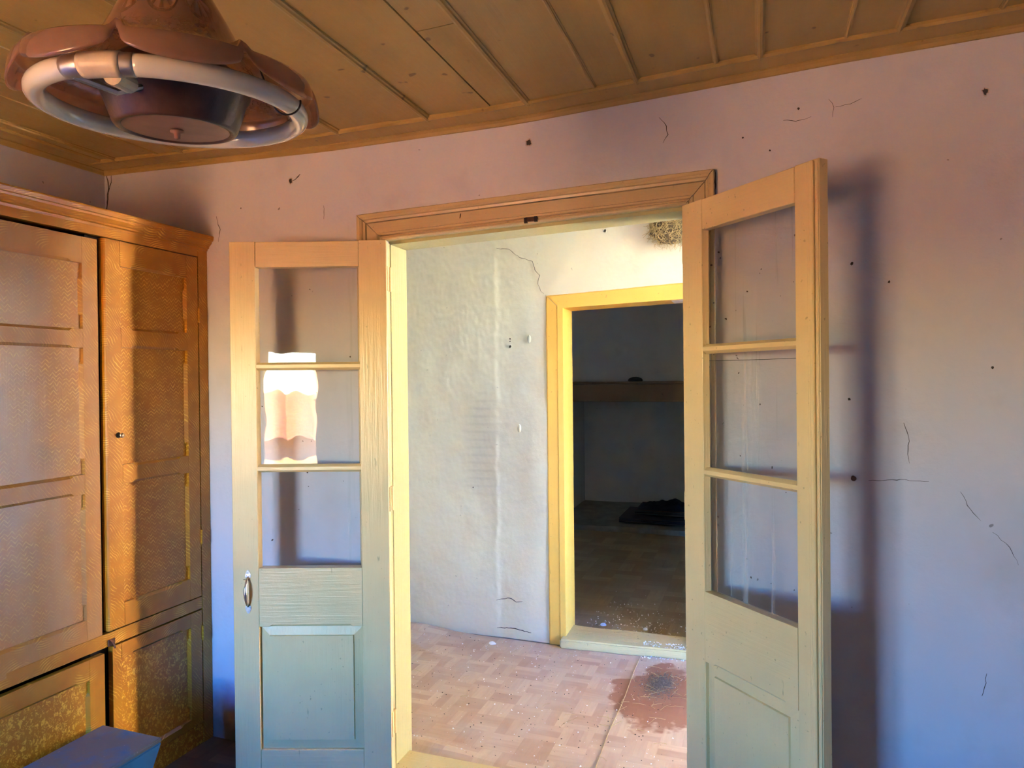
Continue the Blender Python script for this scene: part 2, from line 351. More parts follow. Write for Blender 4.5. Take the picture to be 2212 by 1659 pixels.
def parquet(name, cols, cell, strips, wear, rot=0.0, stain=None):
    g = G(name); c = g.co(rot=(0, 0, rot)); x, y, z = g.sep(c)
    px, py = g.math('DIVIDE', x, cell), g.math('DIVIDE', y, cell)
    cx_, cy_ = g.math('FLOOR', px), g.math('FLOOR', py)
    par = g.math('FLOORED_MODULO', g.math('ADD', cx_, cy_), 2.0)
    fx, fy = g.math('FRACT', px), g.math('FRACT', py)
    s1 = g.math('ADD', g.math('MULTIPLY', fx, par), g.math('MULTIPLY', fy, g.math('SUBTRACT', 1.0, par)))
    sid = g.math('FLOOR', g.math('MULTIPLY', s1, float(strips)))
    comb = g.t.nodes.new('ShaderNodeCombineXYZ'); g.set(comb.inputs[0], cx_); g.set(comb.inputs[1], cy_); g.set(comb.inputs[2], sid)
    wn_ = g.n('TexWhiteNoise', {'Vector': comb.outputs[0]}, noise_dimensions='3D')
    edge = g.ramp(g.math('ABSOLUTE', g.math('SUBTRACT', g.math('FRACT', g.math('MULTIPLY', s1, float(strips))), 0.5)), 0.45, 0.5)
    base = g.mix(g.ramp(wn_, 0.0, 1.0), cols[0], cols[1])
    gx = g.noise(g.co(scale=(0.12, 1, 1), rot=(0, 0, rot)), 55, 3, 0.6); gy = g.noise(g.co(scale=(1, 0.12, 1), rot=(0, 0, rot)), 55, 3, 0.6)
    gr = g.mix(par, gx, gy)
    base = g.mix(g.math('MULTIPLY', g.ramp(gr, 0.4, 0.7), 0.35), base, cols[2])
    base = g.mix(g.math('MULTIPLY', edge, 0.25), base, cols[2])
    dust = g.noise(g.co(), 4.5, 5, 0.6)
    base = g.mix(g.math('MULTIPLY', g.ramp(dust, 0.3, 0.7), wear), base, cols[3])
    if stain: base = stain(g, base)
    return g.done(g.bsdf(Base_Color=base, Roughness=g.ramp(dust, 0.3, 0.7, (0.42,) * 3, (0.7,) * 3), Normal=g.bump(dust, 0.15, 0.01)))
def wet(g, base):
    c = g.co(); n = g.noise(c, 7, 4, 0.6); x, y, z = g.sep(c)
    dx = g.math('MULTIPLY', g.math('ADD', x, 0.45), 3.6); dy = g.math('MULTIPLY', g.math('SUBTRACT', y, 0.98), 2.7)
    d = g.math('SQRT', g.math('ADD', g.math('MULTIPLY', dx, dx), g.math('MULTIPLY', dy, dy)))
    m = g.ramp(g.math('ADD', d, g.math('MULTIPLY', g.math('SUBTRACT', n, 0.5), 1.3)), 0.80, 0.92, (1, 1, 1), (0, 0, 0))
    return g.mix(g.math('MULTIPLY', m, 0.85), base, (0.23, 0.085, 0.04))
M['vinyl'] = parquet('hall_vinyl', [(0.36, 0.215, 0.135), (0.55, 0.39, 0.25), (0.30, 0.165, 0.10), (0.54, 0.45, 0.36)], 0.135, 3, 0.50, stain=wet)
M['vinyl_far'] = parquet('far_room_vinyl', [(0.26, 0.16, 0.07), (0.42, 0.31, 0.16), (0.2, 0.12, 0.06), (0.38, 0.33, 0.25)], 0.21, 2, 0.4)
M['vinyl_room'] = parquet('room_vinyl', [(0.13, 0.06, 0.035), (0.2, 0.10, 0.06), (0.08, 0.04, 0.025), (0.20, 0.14, 0.11)], 0.16, 3, 0.4)
def blue_mat(name, dust):
    g = G(name); c = g.co(); n = g.noise(c, 9, 5, 0.65); f = g.noise(c, 120, 2, 0.5)
    base = g.mix(g.ramp(n, 0.3, 0.7), (0.012, 0.17, 0.42), (0.02, 0.22, 0.50))
    base = g.mix(g.math('MULTIPLY', g.ramp(n, 0.15, 0.5), dust), base, (0.20, 0.175, 0.165))
    sp = g.ramp(f, 0.30, 0.25)
    base = g.mix(g.math('MULTIPLY', sp, 0.5 * dust), base, (0.6, 0.55, 0.5))
    return g.done(g.bsdf(Base_Color=base, Roughness=0.5 + 0.3 * dust, Normal=g.bump(n, 0.4, 0.006)))
M['blue'] = blue_mat('blue_gloss_paint', 0.08); M['bluetop'] = blue_mat('dusty_blue_paint', 0.95)
def rug_mat(name, cols, scale):
    g = G(name); c = g.co(); w = g.wave(c, scale, 0.4, 1, 1, 'Y'); f = g.noise(c, 160, 2, 0.5)
    return g.done(g.bsdf(Base_Color=g.mix(g.ramp(w, 0.45, 0.55), cols[0], cols[1]), Roughness=0.95, Normal=g.bump(f, 0.6, 0.006)))
M['rug_a'] = rug_mat('striped_rug_weave', [(0.10, 0.05, 0.05), (0.05, 0.04, 0.07)], 7)
M['rug_b'] = rug_mat('dark_red_rug_weave', [(0.13, 0.04, 0.04), (0.06, 0.05, 0.05)], 5)
M['navy'] = simple('navy_cloth', (0.012, 0.014, 0.04), 0.95, 0, 90, 0.3, 0.6)
M['tile'] = simple('terracotta_roof', (0.42, 0.165, 0.07), 0.8, 0, 3, 0.35)
M['facade'] = simple('pale_facade', (0.53, 0.305, 0.15), 0.9, 0, 2, 0.12)
M['yard'] = simple('bounce_wall_limewash', (0.88, 0.83, 0.72), 0.9, 0, 2, 0.12)  # pale coat of the wall added to bounce sun
M['earth'] = simple('dry_earth', (0.28, 0.18, 0.095), 0.95, 0, 0.8, 0.3)
M['shellext'] = simple('outer_shell_render', (0.5, 0.45, 0.4), 0.9)

# ------------------------------------------------------------------ room shell
def zc(x):   # sagging ceiling line above the doorway wall
    P = [(-2.9, 2.452), (-2.75, 2.45), (-2.14, 2.434), (-1.61, 2.419), (-0.82, 2.419), (-0.23, 2.444), (0.21, 2.464), (0.70, 2.477), (1.8, 2.50)]
    for (a, za), (b, zb) in zip(P[:-1], P[1:]):
        if x <= b: return za + (zb - za) * max(0, (x - a)) / (b - a)
    return P[-1][1]
XL, XR, YB, TH = -2.776, 1.55, -4.45, 0.15
OL, OR_, OH = -1.345, -0.225, 2.045     # rough doorway
def struct(name, boxes, mat, label, cat):
    bm = bmesh.new()
    for b in boxes: box(bm, *b)
    return tag(obj(name, bm, mat), label, cat, kind='structure')
wall_front = struct('wall_front', [(XL - TH, OL, 0, TH, 0, 2.75), (OR_, XR + TH, 0, TH, 0, 2.75)], M['wall'],
       'pinkish plaster wall around the open double doorway', 'wall')
bm = bmesh.new(); hexa(bm, [(OL, 0, 2.045), (OR_, 0, 2.075), (OR_, TH, 2.075), (OL, TH, 2.045), (OL, 0, 2.75), (OR_, 0, 2.75), (OR_, TH, 2.75), (OL, TH, 2.75)])
obj('lintel_plaster', bm, M['wall'], wall_front)
wall_left = struct('wall_left', [(XL - TH, XL, YB, 0, 0, 2.75)], M['wall'], 'shaded plaster wall behind and above the wardrobe', 'wall')
struct('wall_right', [(XR, XR + TH, YB, 0, 0, 2.75)], M['wall'], 'plain plaster wall on the right, out of view', 'wall')
WX0, WX1, WZ0, WZ1 = -2.36, -1.33, 0.62, 1.82
struct('wall_back', [(XL - TH, WX0, YB - TH, YB, 0, 2.75), (WX1, XR + TH, YB - TH, YB, 0, 2.75), (WX0, WX1, YB - TH, YB, 0, WZ0), (WX0, WX1, YB - TH, YB, WZ1, 2.75)],
       M['wall'], 'plaster wall with the window, behind the viewer', 'wall')
floor = struct('floor', [(XL - TH, XR + TH, YB - TH, 0.13, -0.2, 0)], M['vinyl_room'], 'dark worn floor of the near room', 'floor')

# ceiling: boards across the room, battens over the joints, border board and moulding by the wall
ceil_root = bbox('ceiling', (-2.95, 2.7, YB - TH, 6.6, 2.78, 2.9), M['shellext']); tag(ceil_root, 'ochre painted wooden board ceiling with battens', 'ceiling', kind='structure')
CZ = 0.016
ceil_main = [-2.965 + 0.371 * i for i in range(13)]           # thick battens
seams = []
for i, x in enumerate(ceil_main): seams += [x, x + (0.245 if i % 2 else 0.235)]
seams = [-2.93] + [s for s in seams if -2.90 < s < 1.6] + [1.7]
def sag(y): return 0.012 * math.sin(max(0, -y) * 0.9)
for a, b in zip(seams[:-1], seams[1:]):
    dz = random.uniform(-0.0025, 0.0025); za, zb = zc(a) + CZ + dz, zc(b) + CZ + dz + random.uniform(-.003, .003)
    segs = [(-0.085, YB)]
    if abs(a + 0.856) < 0.05: segs = [(-0.085, -0.652), (-0.655, YB)]
    for ya, yb in segs:
        bm = bmesh.new(); g_ = 0.0016
        hexa(bm, [(a + g_, yb, za), (b - g_, yb, zb), (b - g_, ya, zb), (a + g_, ya, za), (a + g_, yb, za + .022), (b - g_, yb, zb + .022), (b - g_, ya, zb + .022), (a + g_, ya, za + .022)])
        obj('ceiling_board', bm, M['ceil'], ceil_root)
def batten(x, w, h):
    bm = bmesh.new(); z = zc(x) + CZ; rings = []
    for k in range(15):
        y = -0.088 + (YB + 0.088) * k / 14; j = random.uniform(-.0012, .0012); xx = x + j
        prof = [(-w, .004), (-w, -.35 * h), (-.62 * w, -.5 * h), (-.5 * w, -.95 * h), (0, -1.12 * h), (.5 * w, -.95 * h), (.62 * w, -.5 * h), (w, -.35 * h), (w, .004)]
        rings.append([(xx + p, y, z + q) for p, q in prof])
    loft(bm, rings); obj('ceiling_batten', bm, M['ceil'], ceil_root)
for x in seams[1:-1]:
    if min(abs(x - m) for m in ceil_main) < 0.01: batten(x, 0.0135, 0.012)
    elif x > -0.6 or x < -1.7: batten(x, 0.0085, 0.0065)
xs = [-2.78 + i * 0.12 for i in range(37)]
bm = bmesh.new(); loft(bm, [[(x, 0.0, zc(x) + .002), (x, -0.098, zc(x) + .006), (x, -0.098, zc(x) + .03), (x, 0.0, zc(x) + .03)] for x in xs]); obj('border_board', bm, M['ceil'], ceil_root)
bm = bmesh.new(); loft(bm, [[(x, -.096, zc(x) + .004), (x, -.104, zc(x) + .003), (x, -.112, zc(x) + .009), (x, -.112, zc(x) + .02), (x, -.096, zc(x) + .02)] for x in xs]); obj('border_moulding', bm, M['ceil'], ceil_root)
bm = bmesh.new(); loft(bm, [[(x, 0, zc(x) - .016), (x, -.006, zc(x) - .015), (x, -.012, zc(x) - .006), (x, -.022, zc(x) - .001), (x, -.022, zc(x) + .01), (x, 0, zc(x) + .01)] for x in xs]); obj('crown_moulding', bm, M['ceil'], ceil_root)
ys = [0.0 - i * 0.2 for i in range(23)]
bm = bmesh.new(); zl = zc(XL)
loft(bm, [[(XL, y, zl + .002), (XL + .098, y, zl + .006), (XL + .098, y, zl + .03), (XL, y, zl + .03)] for y in ys]); obj('border_board', bm, M['ceil'], ceil_root)
bm = bmesh.new(); loft(bm, [[(XL, y, zl - .016), (XL + .006, y, zl - .015), (XL + .012, y, zl - .006), (XL + .022, y, zl - .001), (XL + .022, y, zl + .01), (XL, y, zl + .01)] for y in ys]); obj('crown_moulding', bm, M['ceil'], ceil_root)
bm = bmesh.new(); loft(bm, [[(XL + .096, y, zl + .004), (XL + .104, y, zl + .003), (XL + .112, y, zl + .009), (XL + .112, y, zl + .02), (XL + .096, y, zl + .02)] for y in ys]); obj('border_moulding', bm, M['ceil'], ceil_root)

# ------------------------------------------------------------------ hall beyond the doorway
HY = 1.44; HX0, HX1 = -2.75, 2.5
IL, IR_, IH = -1.06, -0.20, 1.915
struct('wall_hall_left', [(HX0 - .1, HX0, TH, HY, 0, 2.75)], M['hallwall'], 'plaster end wall of the hall, hidden behind the left door', 'wall')
struct('wall_hall_right', [(HX1, HX1 + .1, TH, HY, 0, .45), (HX1, HX1 + .1, TH, HY, 2.2, 2.75), (HX1, HX1 + .1, TH, .80, .45, 2.2), (HX1, HX1 + .1, 1.42, HY, .45, 2.2)],
       M['hallwall'], 'end wall of the hall with the window that lights it', 'wall')
bm = bmesh.new(); box(bm, HX0, HX1, TH, HY, 2.56, 2.6); tag(obj('ceiling_hall', bm, M['hallwall']), 'plain plaster ceiling of the hall', 'ceiling', kind='structure')
# uneven back wall as a displaced grid with the ridge of a patched joint
def hall_disp(x, z):
    d = 0.010 * noise.noise(Vector((x * 1.7, z * 1.5, 3.1))) + 0.0035 * noise.noise(Vector((x * 8, z * 8, 1.0)))
    rx = -1.452 + 0.012 * noise.noise(Vector((0.3, z * 3.0, 7.0)))
    q = x - rx
    d += 0.003 * math.exp(-(q / 0.016) ** 2) * (0.6 + 0.8 * noise.noise(Vector((2.0, z * 14, 1.5)))) + 0.003 / (1 + math.exp(q / 0.006))
    ar = 1.0 if x < -1.40 else max(0.15, 1 - (x + 1.40) * 9)
    ar *= 0.35 + 0.65 * (1 / (1 + math.exp(-(z - 1.45) * 6)))
    d += ar * 0.0024 * noise.noise(Vector((x * 42, z * 30, 9.0))) + 0.0008 * noise.noise(Vector((x * 70, z * 55, 2.0)))
    return d
vx = [HX0 + i * (0.05) for i in range(12)]; x = vx[-1] + 0.007
while x < IL - 0.003: vx.append(x); x += 0.007
vx.append(IL); x = IL + 0.008
while x < -0.25: vx.append(x); x += 0.008
vx += [IR_] + [IR_ + 0.1 * i for i in range(1, 27)] + [HX1]
vz = [0.0]; z = 0.01
while z < IH - 0.004: vz.append(z); z += 0.0095
vz.append(IH); z = IH + 0.0095
while z < 2.56: vz.append(z); z += 0.0095
vz.append(2.6)
verts = [(x, HY - hall_disp(x, z), z) for z in vz for x in vx]; nx = len(vx); faces = []
for j in range(len(vz) - 1):
    for i in range(nx - 1):
        if vx[i] >= IL - 1e-6 and vx[i + 1] <= IR_ + 1e-6 and vz[j + 1] <= IH + 1e-6: continue
        faces.append((j * nx + i, j * nx + i + 1, (j + 1) * nx + i + 1, (j + 1) * nx + i))
wall_hall = tag(pyd('wall_hall', verts, faces, M['hallwall'], smooth=True), 'rough cream plaster hall wall seen through the doorway', 'wall', kind='structure')
struct('wall_far_near', [(HX0, IL, HY + .03, 1.62, 0, 2.75), (IR_, HX1, HY + .03, 1.62, 0, 2.75), (IL, IR_, HY + .03, 1.62, IH, 2.75)], M['farwall'], 'back side of the hall wall in the dark far room', 'wall')

# hall floor: two vinyl sheets on a slab
struct('floor_hall', [(HX0, HX1, 0.13, 1.62, -0.2, -0.004)], M['stone'], 'hidden slab under the hall vinyl', 'floor')
def vz_(x, y):
    b = 0.0
    b += 0.030 * math.exp(-((x + 1.36 - 0.0) / 0.20) ** 2) * math.exp(-((y - 0.21) / 0.055) ** 2)
    b += 0.012 * math.exp(-((x + 1.10) / 0.14) ** 2) * math.exp(-((y - 0.18) / 0.04) ** 2)
    t = (x + 1.80) * 0.5 + (y - 1.12) * 0.87
    b += 0.016 * math.exp(-(t / 0.035) ** 2) * math.exp(-((x + 1.8) / 0.28) ** 2)
    b += 0.030 * math.exp(-((y - 1.42) / 0.07) ** 2) * math.exp(-((x + 1.98) / 0.22) ** 2)
    b += 0.0025 * noise.noise(Vector((x * 4, y * 4, 0))) + 0.002
    return max(0.0005, b)
def seam_x(y): return -0.613 - 0.008 * y + 0.003 * math.sin(y * 9)
def sheet(name, fx0, fx1, lift, label):
    nx_, ny_ = 70, 52; v = []; f = []
    for j in range(ny_ + 1):
        y = 0.13 + (1.425 - 0.13) * j / ny_
        for i in range(nx_ + 1):
            a, b = fx0(y), fx1(y); x = a + (b - a) * i / nx_
            v.append((x, y, vz_(x, y) + lift))
    n1 = len(v); v += [(p[0], p[1], p[2] - 0.003) for p in v]
    W_ = nx_ + 1
    for j in range(ny_):
        for i in range(nx_):
            q = (j * W_ + i, j * W_ + i + 1, (j + 1) * W_ + i + 1, (j + 1) * W_ + i)
            f.append(q); f.append(tuple(n1 + k for k in q[::-1]))
    for j in range(ny_):
        for c_ in (0, nx_): f.append((j * W_ + c_, (j + 1) * W_ + c_, n1 + (j + 1) * W_ + c_, n1 + j * W_ + c_))
    for i in range(nx_):
        for r_ in (0, ny_): f.append((r_ * W_ + i, r_ * W_ + i + 1, n1 + r_ * W_ + i + 1, n1 + r_ * W_ + i))
    return tag(pyd(name, v, f, M['vinyl'], smooth=False), label, 'floor covering')
sheet('vinyl_sheet', lambda y: HX0 + .01, seam_x, 0.0, 'wide brown parquet-print vinyl sheet, wrinkled along the left jamb')
sheet('vinyl_sheet', lambda y: seam_x(y) + .001, lambda y: HX1 - .01, 0.0015, 'brown vinyl sheet with the dark wet stain, right of the floor seam')

# ------------------------------------------------------------------ far room
FY = 5.0; RY = 5.6
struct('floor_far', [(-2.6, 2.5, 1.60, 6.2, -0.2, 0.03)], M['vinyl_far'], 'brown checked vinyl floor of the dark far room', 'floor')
struct('wall_far_left', [(-2.7, -2.6, 1.62, 6.2, 0, 2.75)], M['farwall'], 'left wall of the dark far room', 'wall')
struct('wall_far_right', [(1.4, 1.5, 1.62, 2.0, 0, 2.75), (1.4, 1.5, 2.22, 6.2, 0, 2.75), (1.4, 1.5, 2.0, 2.22, 0, 1.7), (1.4, 1.5, 2.0, 2.22, 2.0, 2.75)], M['farwall'], 'right wall of the dark far room, out of view', 'wall')
struct('wall_far_back', [(-2.7, 1.5, RY, RY + .2, 0, 2.75), (-2.7, -1.955, FY, RY, 0, 2.75), (0.2, 1.5, FY, RY, 0, 2.75), (-1.955, 0.2, FY, RY, 1.44, 2.75)], M['farwall'], 'grey plaster back wall with the recess, in the far room', 'wall')
bm = bmesh.new(); box(bm, -2.7, 1.5, 1.62, 6.2, 2.6, 2.7); tag(obj('ceiling_far', bm, M['farwall']), 'ceiling of the dark far room', 'ceiling', kind='structure')
mt = tag(empty('mantel', (-1.0, FY, 0)), 'brown wooden mantel beam framing the recess in the dark far room', 'mantel')
bbox('beam', (-1.03, 1.2, -0.075, 0.0, 1.255, 1.44), M['farwood'], mt, 0.004)
bbox('shelf', (-1.05, 1.2, -0.12, 0.0, 1.442, 1.468), M['farwood'], mt, 0.005)
bbox('post', (-1.03, -0.945, -0.06, 0.0, 0.03, 1.253), M['farwood'], mt, 0.004)
bbox('post', (1.1, 1.185, -0.06, 0.0, 0.03, 1.253), M['farwood'], mt, 0.004)
bm = bmesh.new(); box(bm, -1.95, 0.19, 4.25, 5.59, 0.03, 0.085)
bmesh.ops.subdivide_edges(bm, edges=list(bm.edges), cuts=5, use_grid_fill=True)
for v in bm.verts: v.co += Vector((0, 0.02 * noise.noise(v.co * 3), 0.012 * noise.noise(v.co * 4) if v.co.z > .05 else 0))
tag(obj('hearth_slab', bm, M['stone']), 'low earthen hearth slab in front of the recess', 'hearth')
def rug(name, cx_, cy_, w, d, z0, h, mat, label, folds=3):
    v = []; f = []; nx_, ny_ = 14, 10; lay = []
    bm = bmesh.new()
    for k in range(folds):
        za, zb = z0 + h * k / folds + .001, z0 + h * (k + 1) / folds - .002
        rings = []
        for i in range(nx_ + 1):
            x = cx_ - w / 2 + w * i / nx_; j = 0.012 * noise.noise(Vector((x * 5, k * 3.1, z0 * 9)))
            y0, y1 = cy_ - d / 2 + j + random.uniform(-.003, .003), cy_ + d / 2
            zz = 0.006 * noise.noise(Vector((x * 4, k, 2))); m = (za + zb) / 2 + zz
            rings.append([(x, y0, m - .2 * (zb - za)), (x, y0, m + .2 * (zb - za)), (x, y0 + .01, zb + zz), (x, y1, zb + zz), (x, y1, za + zz), (x, y0 + .01, za + zz)])
        loft(bm, rings)
    return tag(obj(name, bm, mat), label, 'rug')
rug('folded_rug', -0.80, 4.72, 1.05, 0.62, 0.095, 0.045, M['rug_a'], 'striped folded rug at the bottom of the pile in the far room', 3)
rug('folded_rug', -0.72, 4.80, 0.95, 0.50, 0.150, 0.04, M['rug_b'], 'dark red folded rug lying on the striped rug, far room', 2)
v = []; f = []
for j in range(22):
    for i in range(34):
        x = -1.18 + 0.52 * i / 33; y = 4.60 + 0.40 * j / 21
        e = min(i, 33 - i) / 8; e2 = min(j, 21 - j) / 5; k = min(1, e) * min(1, e2)
        v.append((x, y, 0.192 + k * (0.045 + 0.06 * noise.noise(Vector((x * 9, y * 9, 0))) + 0.03 * noise.noise(Vector((x * 23, y * 20, 4))))))
for j in range(21):
    for i in range(33): f.append((j * 34 + i, j * 34 + i + 1, (j + 1) * 34 + i + 1, (j + 1) * 34 + i))
tag(pyd('crumpled_cloth', v, f, M['navy'], smooth=True), 'crumpled navy cloth thrown on the rug pile, far room', 'cloth')
bm = bmesh.new(); lathe(bm, [(.012, .0), (.07, .0), (.078, .012), (.066, .03), (.035, .043), (.01, .047)], 20, (-1.24, 4.93, 1.469))
tag(obj('rounded_lump', bm, M['crumb_dark'], smooth=True), 'small dark rounded lump on the mantel shelf', 'lump')
bm = bmesh.new(); lathe(bm, [(.03, .0), (.05, .004), (.056, .03), (.05, .05), (.046, .046), (.04, .012), (.01, .01)], 20, (-0.93, 5.42, 0.09))
tag(obj('small_bowl', bm, M['dark'], smooth=True), 'small dark round bowl at the back of the recess', 'bowl')

# ------------------------------------------------------------------ door frames
def mitred(root, il, ol, ir, orr, prof, y0, mat_v, mat_h, z0=0.0):
    """frame moulding: il/ol inner and outer top-left corners, profile (fraction, height off the wall)"""
    def P(a, b, t, h): return (a[0] + (b[0] - a[0]) * t, y0 - h, a[1] + (b[1] - a[1]) * t)
    prof = [(prof[0][0], -.004)] + prof + [(prof[-1][0], -.004)]
    L = []; H0 = []; H1 = []; Rr = []
    for t, h in prof:
        H0.append(P(il, ol, t, h)); H1.append(P(ir, orr, t, h))
    g_ = 0.0007
    bm = bmesh.new(); loft(bm, [[(p[0], p[1], z0) for p in H0], [(p[0] - g_, p[1], p[2] - g_) for p in H0]]); obj('jamb_casing', bm, mat_v, root)
    bm = bmesh.new(); loft(bm, [[(p[0], p[1], z0) for p in H1], [(p[0] + g_, p[1], p[2] - g_) for p in H1]]); obj('jamb_casing', bm, mat_v, root)
    bm = bmesh.new(); loft(bm, [[(p[0] + g_, p[1], p[2] + g_) for p in H0], [(p[0] - g_, p[1], p[2] + g_) for p in H1]]); obj('head_casing', bm, mat_h, root)
PROF = [(0, .010), (.04, .017), (.08, .017), (.11, .011), (.15, .011), (.18, .018), (.25, .018), (.28, .013), (.66, .013), (.68, .008), (.70, .016), (.78, .018), (.80, .025), (.86, .030), (.97, .030), (1.0, .026)]
t1 = tag(empty('trim_1', ((OL + OR_) / 2, 0, 0)), 'khaki moulded frame of the open double doorway', 'door frame', kind='structure')
ox = (OL + OR_) / 2
mitred(t1, (-1.345 - ox, 2.033), (-1.453 - ox, 2.135), (-.228 - ox, 2.063), (-.138 - ox, 2.164), PROF, 0.0, M['trim'], M['trim_x'])
def frame_lining(root, ox_, xl, xr, zl_, zr_, ya, yb, stop, mat, t=0.03):
    bm = bmesh.new(); hexa(bm, [(xl - t - ox_, ya, 0), (xl - ox_, ya, 0), (xl - ox_, yb, 0), (xl - t - ox_, yb, 0), (xl - t - ox_, ya, zl_ + t), (xl - ox_, ya, zl_), (xl - ox_, yb, zl_), (xl - t - ox_, yb, zl_ + t)]); obj('jamb_lining', bm, mat, root)
    bm = bmesh.new(); hexa(bm, [(xr - ox_, ya, 0), (xr + t - ox_, ya, 0), (xr + t - ox_, yb, 0), (xr - ox_, yb, 0), (xr - ox_, ya, zr_), (xr + t - ox_, ya, zr_ + t), (xr + t - ox_, yb, zr_ + t), (xr - ox_, yb, zr_)]); obj('jamb_lining', bm, mat, root)
    bm = bmesh.new(); hexa(bm, [(xl - ox_, ya, zl_), (xr - ox_, ya, zr_), (xr - ox_, yb, zr_), (xl - ox_, yb, zl_), (xl - t - ox_, ya, zl_ + t), (xr + t - ox_, ya, zr_ + t), (xr + t - ox_, yb, zr_ + t), (xl - t - ox_, yb, zl_ + t)]); obj('head_lining', bm, mat, root)
    if stop:
        s = stop
        bbox('door_stop', (xl - ox_, xl + s - ox_, ya + .032, yb, 0, zl_ - s), mat, root, .0015)
        bbox('door_stop', (xr - s - ox_, xr - ox_, ya + .032, yb, 0, zr_ - s), mat, root, .0015)
        bm = bmesh.new(); hexa(bm, [(xl - ox_, ya + .032, zl_ - s), (xr - ox_, ya + .032, zr_ - s), (xr - ox_, yb, zr_ - s), (xl - ox_, yb, zl_ - s), (xl - ox_, ya + .032, zl_), (xr - ox_, ya + .032, zr_), (xr - ox_, yb, zr_), (xl - ox_, yb, zl_)]); obj('door_stop', bm, mat, root)
bbox('hinge_strip', (-1.350 - ox, -1.322 - ox, -.034, -.006, 0.022, 2.02), M['cream'], t1, .001); bbox('hinge_strip', (-.2085 - ox, -.190 - ox, -.033, -.013, 0.022, 2.05), M['cream'], t1, .001)
frame_lining(t1, ox, -1.349, -.221, 2.035, 2.066, -0.004, TH + .004, 0.012, M['jamb'])
bm = bmesh.new(); box(bm, -1.345 - ox, -.225 - ox, -0.03, 0.135, 0.0, 0.022); bmesh.ops.bevel(bm, geom=list(bm.edges), offset=.004, segments=2, affect='EDGES'); obj('threshold', bm, M['sill'], t1)
# keeper plate in the head
bbox('strike_plate', (-.775 - ox, -.735 - ox, -.0195, -.012, 2.052, 2.068), M['rust'], t1, .001)
bbox('strike_slot', (-.779 - ox, -.768 - ox, -.021, -.012, 2.048, 2.066), M['dark'], t1); bbox('strike_slot', (-.742 - ox, -.731 - ox, -.021, -.012, 2.05, 2.068), M['dark'], t1)

t2 = tag(empty('trim_2', ((IL + IR_) / 2, HY, 0)), 'orange-yellow frame of the inner doorway across the hall', 'door frame', kind='structure')
ox2 = (IL + IR_) / 2
PROF2 = [(0, .016), (.06, .020), (.10, .016), (.16, .020), (.22, .016), (.9, .016), (1.0, .010)]
mitred(t2, (-1.062 - ox2, 1.897), (-1.145 - ox2, 1.972), (-.19 - ox2, 1.93), (-.11 - ox2, 2.014), PROF2, 0.008, M['ochre'], M['ochre'], 0.0)
frame_lining(t2, ox2, -1.045, -.21, 1.898, 1.922, -.012, .19, 0, M['ochre'], 0.03)
bm = bmesh.new(); hexa(bm, [(-1.07 - ox2, -.058, 0), (-.19 - ox2, .005, 0), (-.19 - ox2, .17, 0), (-1.07 - ox2, .17, 0), (-1.07 - ox2, -.056, .052), (-.19 - ox2, .008, .05), (-.19 - ox2, .17, .06), (-1.07 - ox2, .17, .062)])
bmesh.ops.subdivide_edges(bm, edges=list(bm.edges), cuts=4, use_grid_fill=True)
for v in bm.verts:
    v.co += Vector((0, .004, .004)) * noise.noise(v.co * 7)
bmesh.ops.bevel(bm, geom=[e for e in bm.edges if len(e.link_faces) == 2 and e.calc_face_angle() > .7], offset=.008, segments=2, affect='EDGES')
obj('threshold', bm, M['sill'], t2)

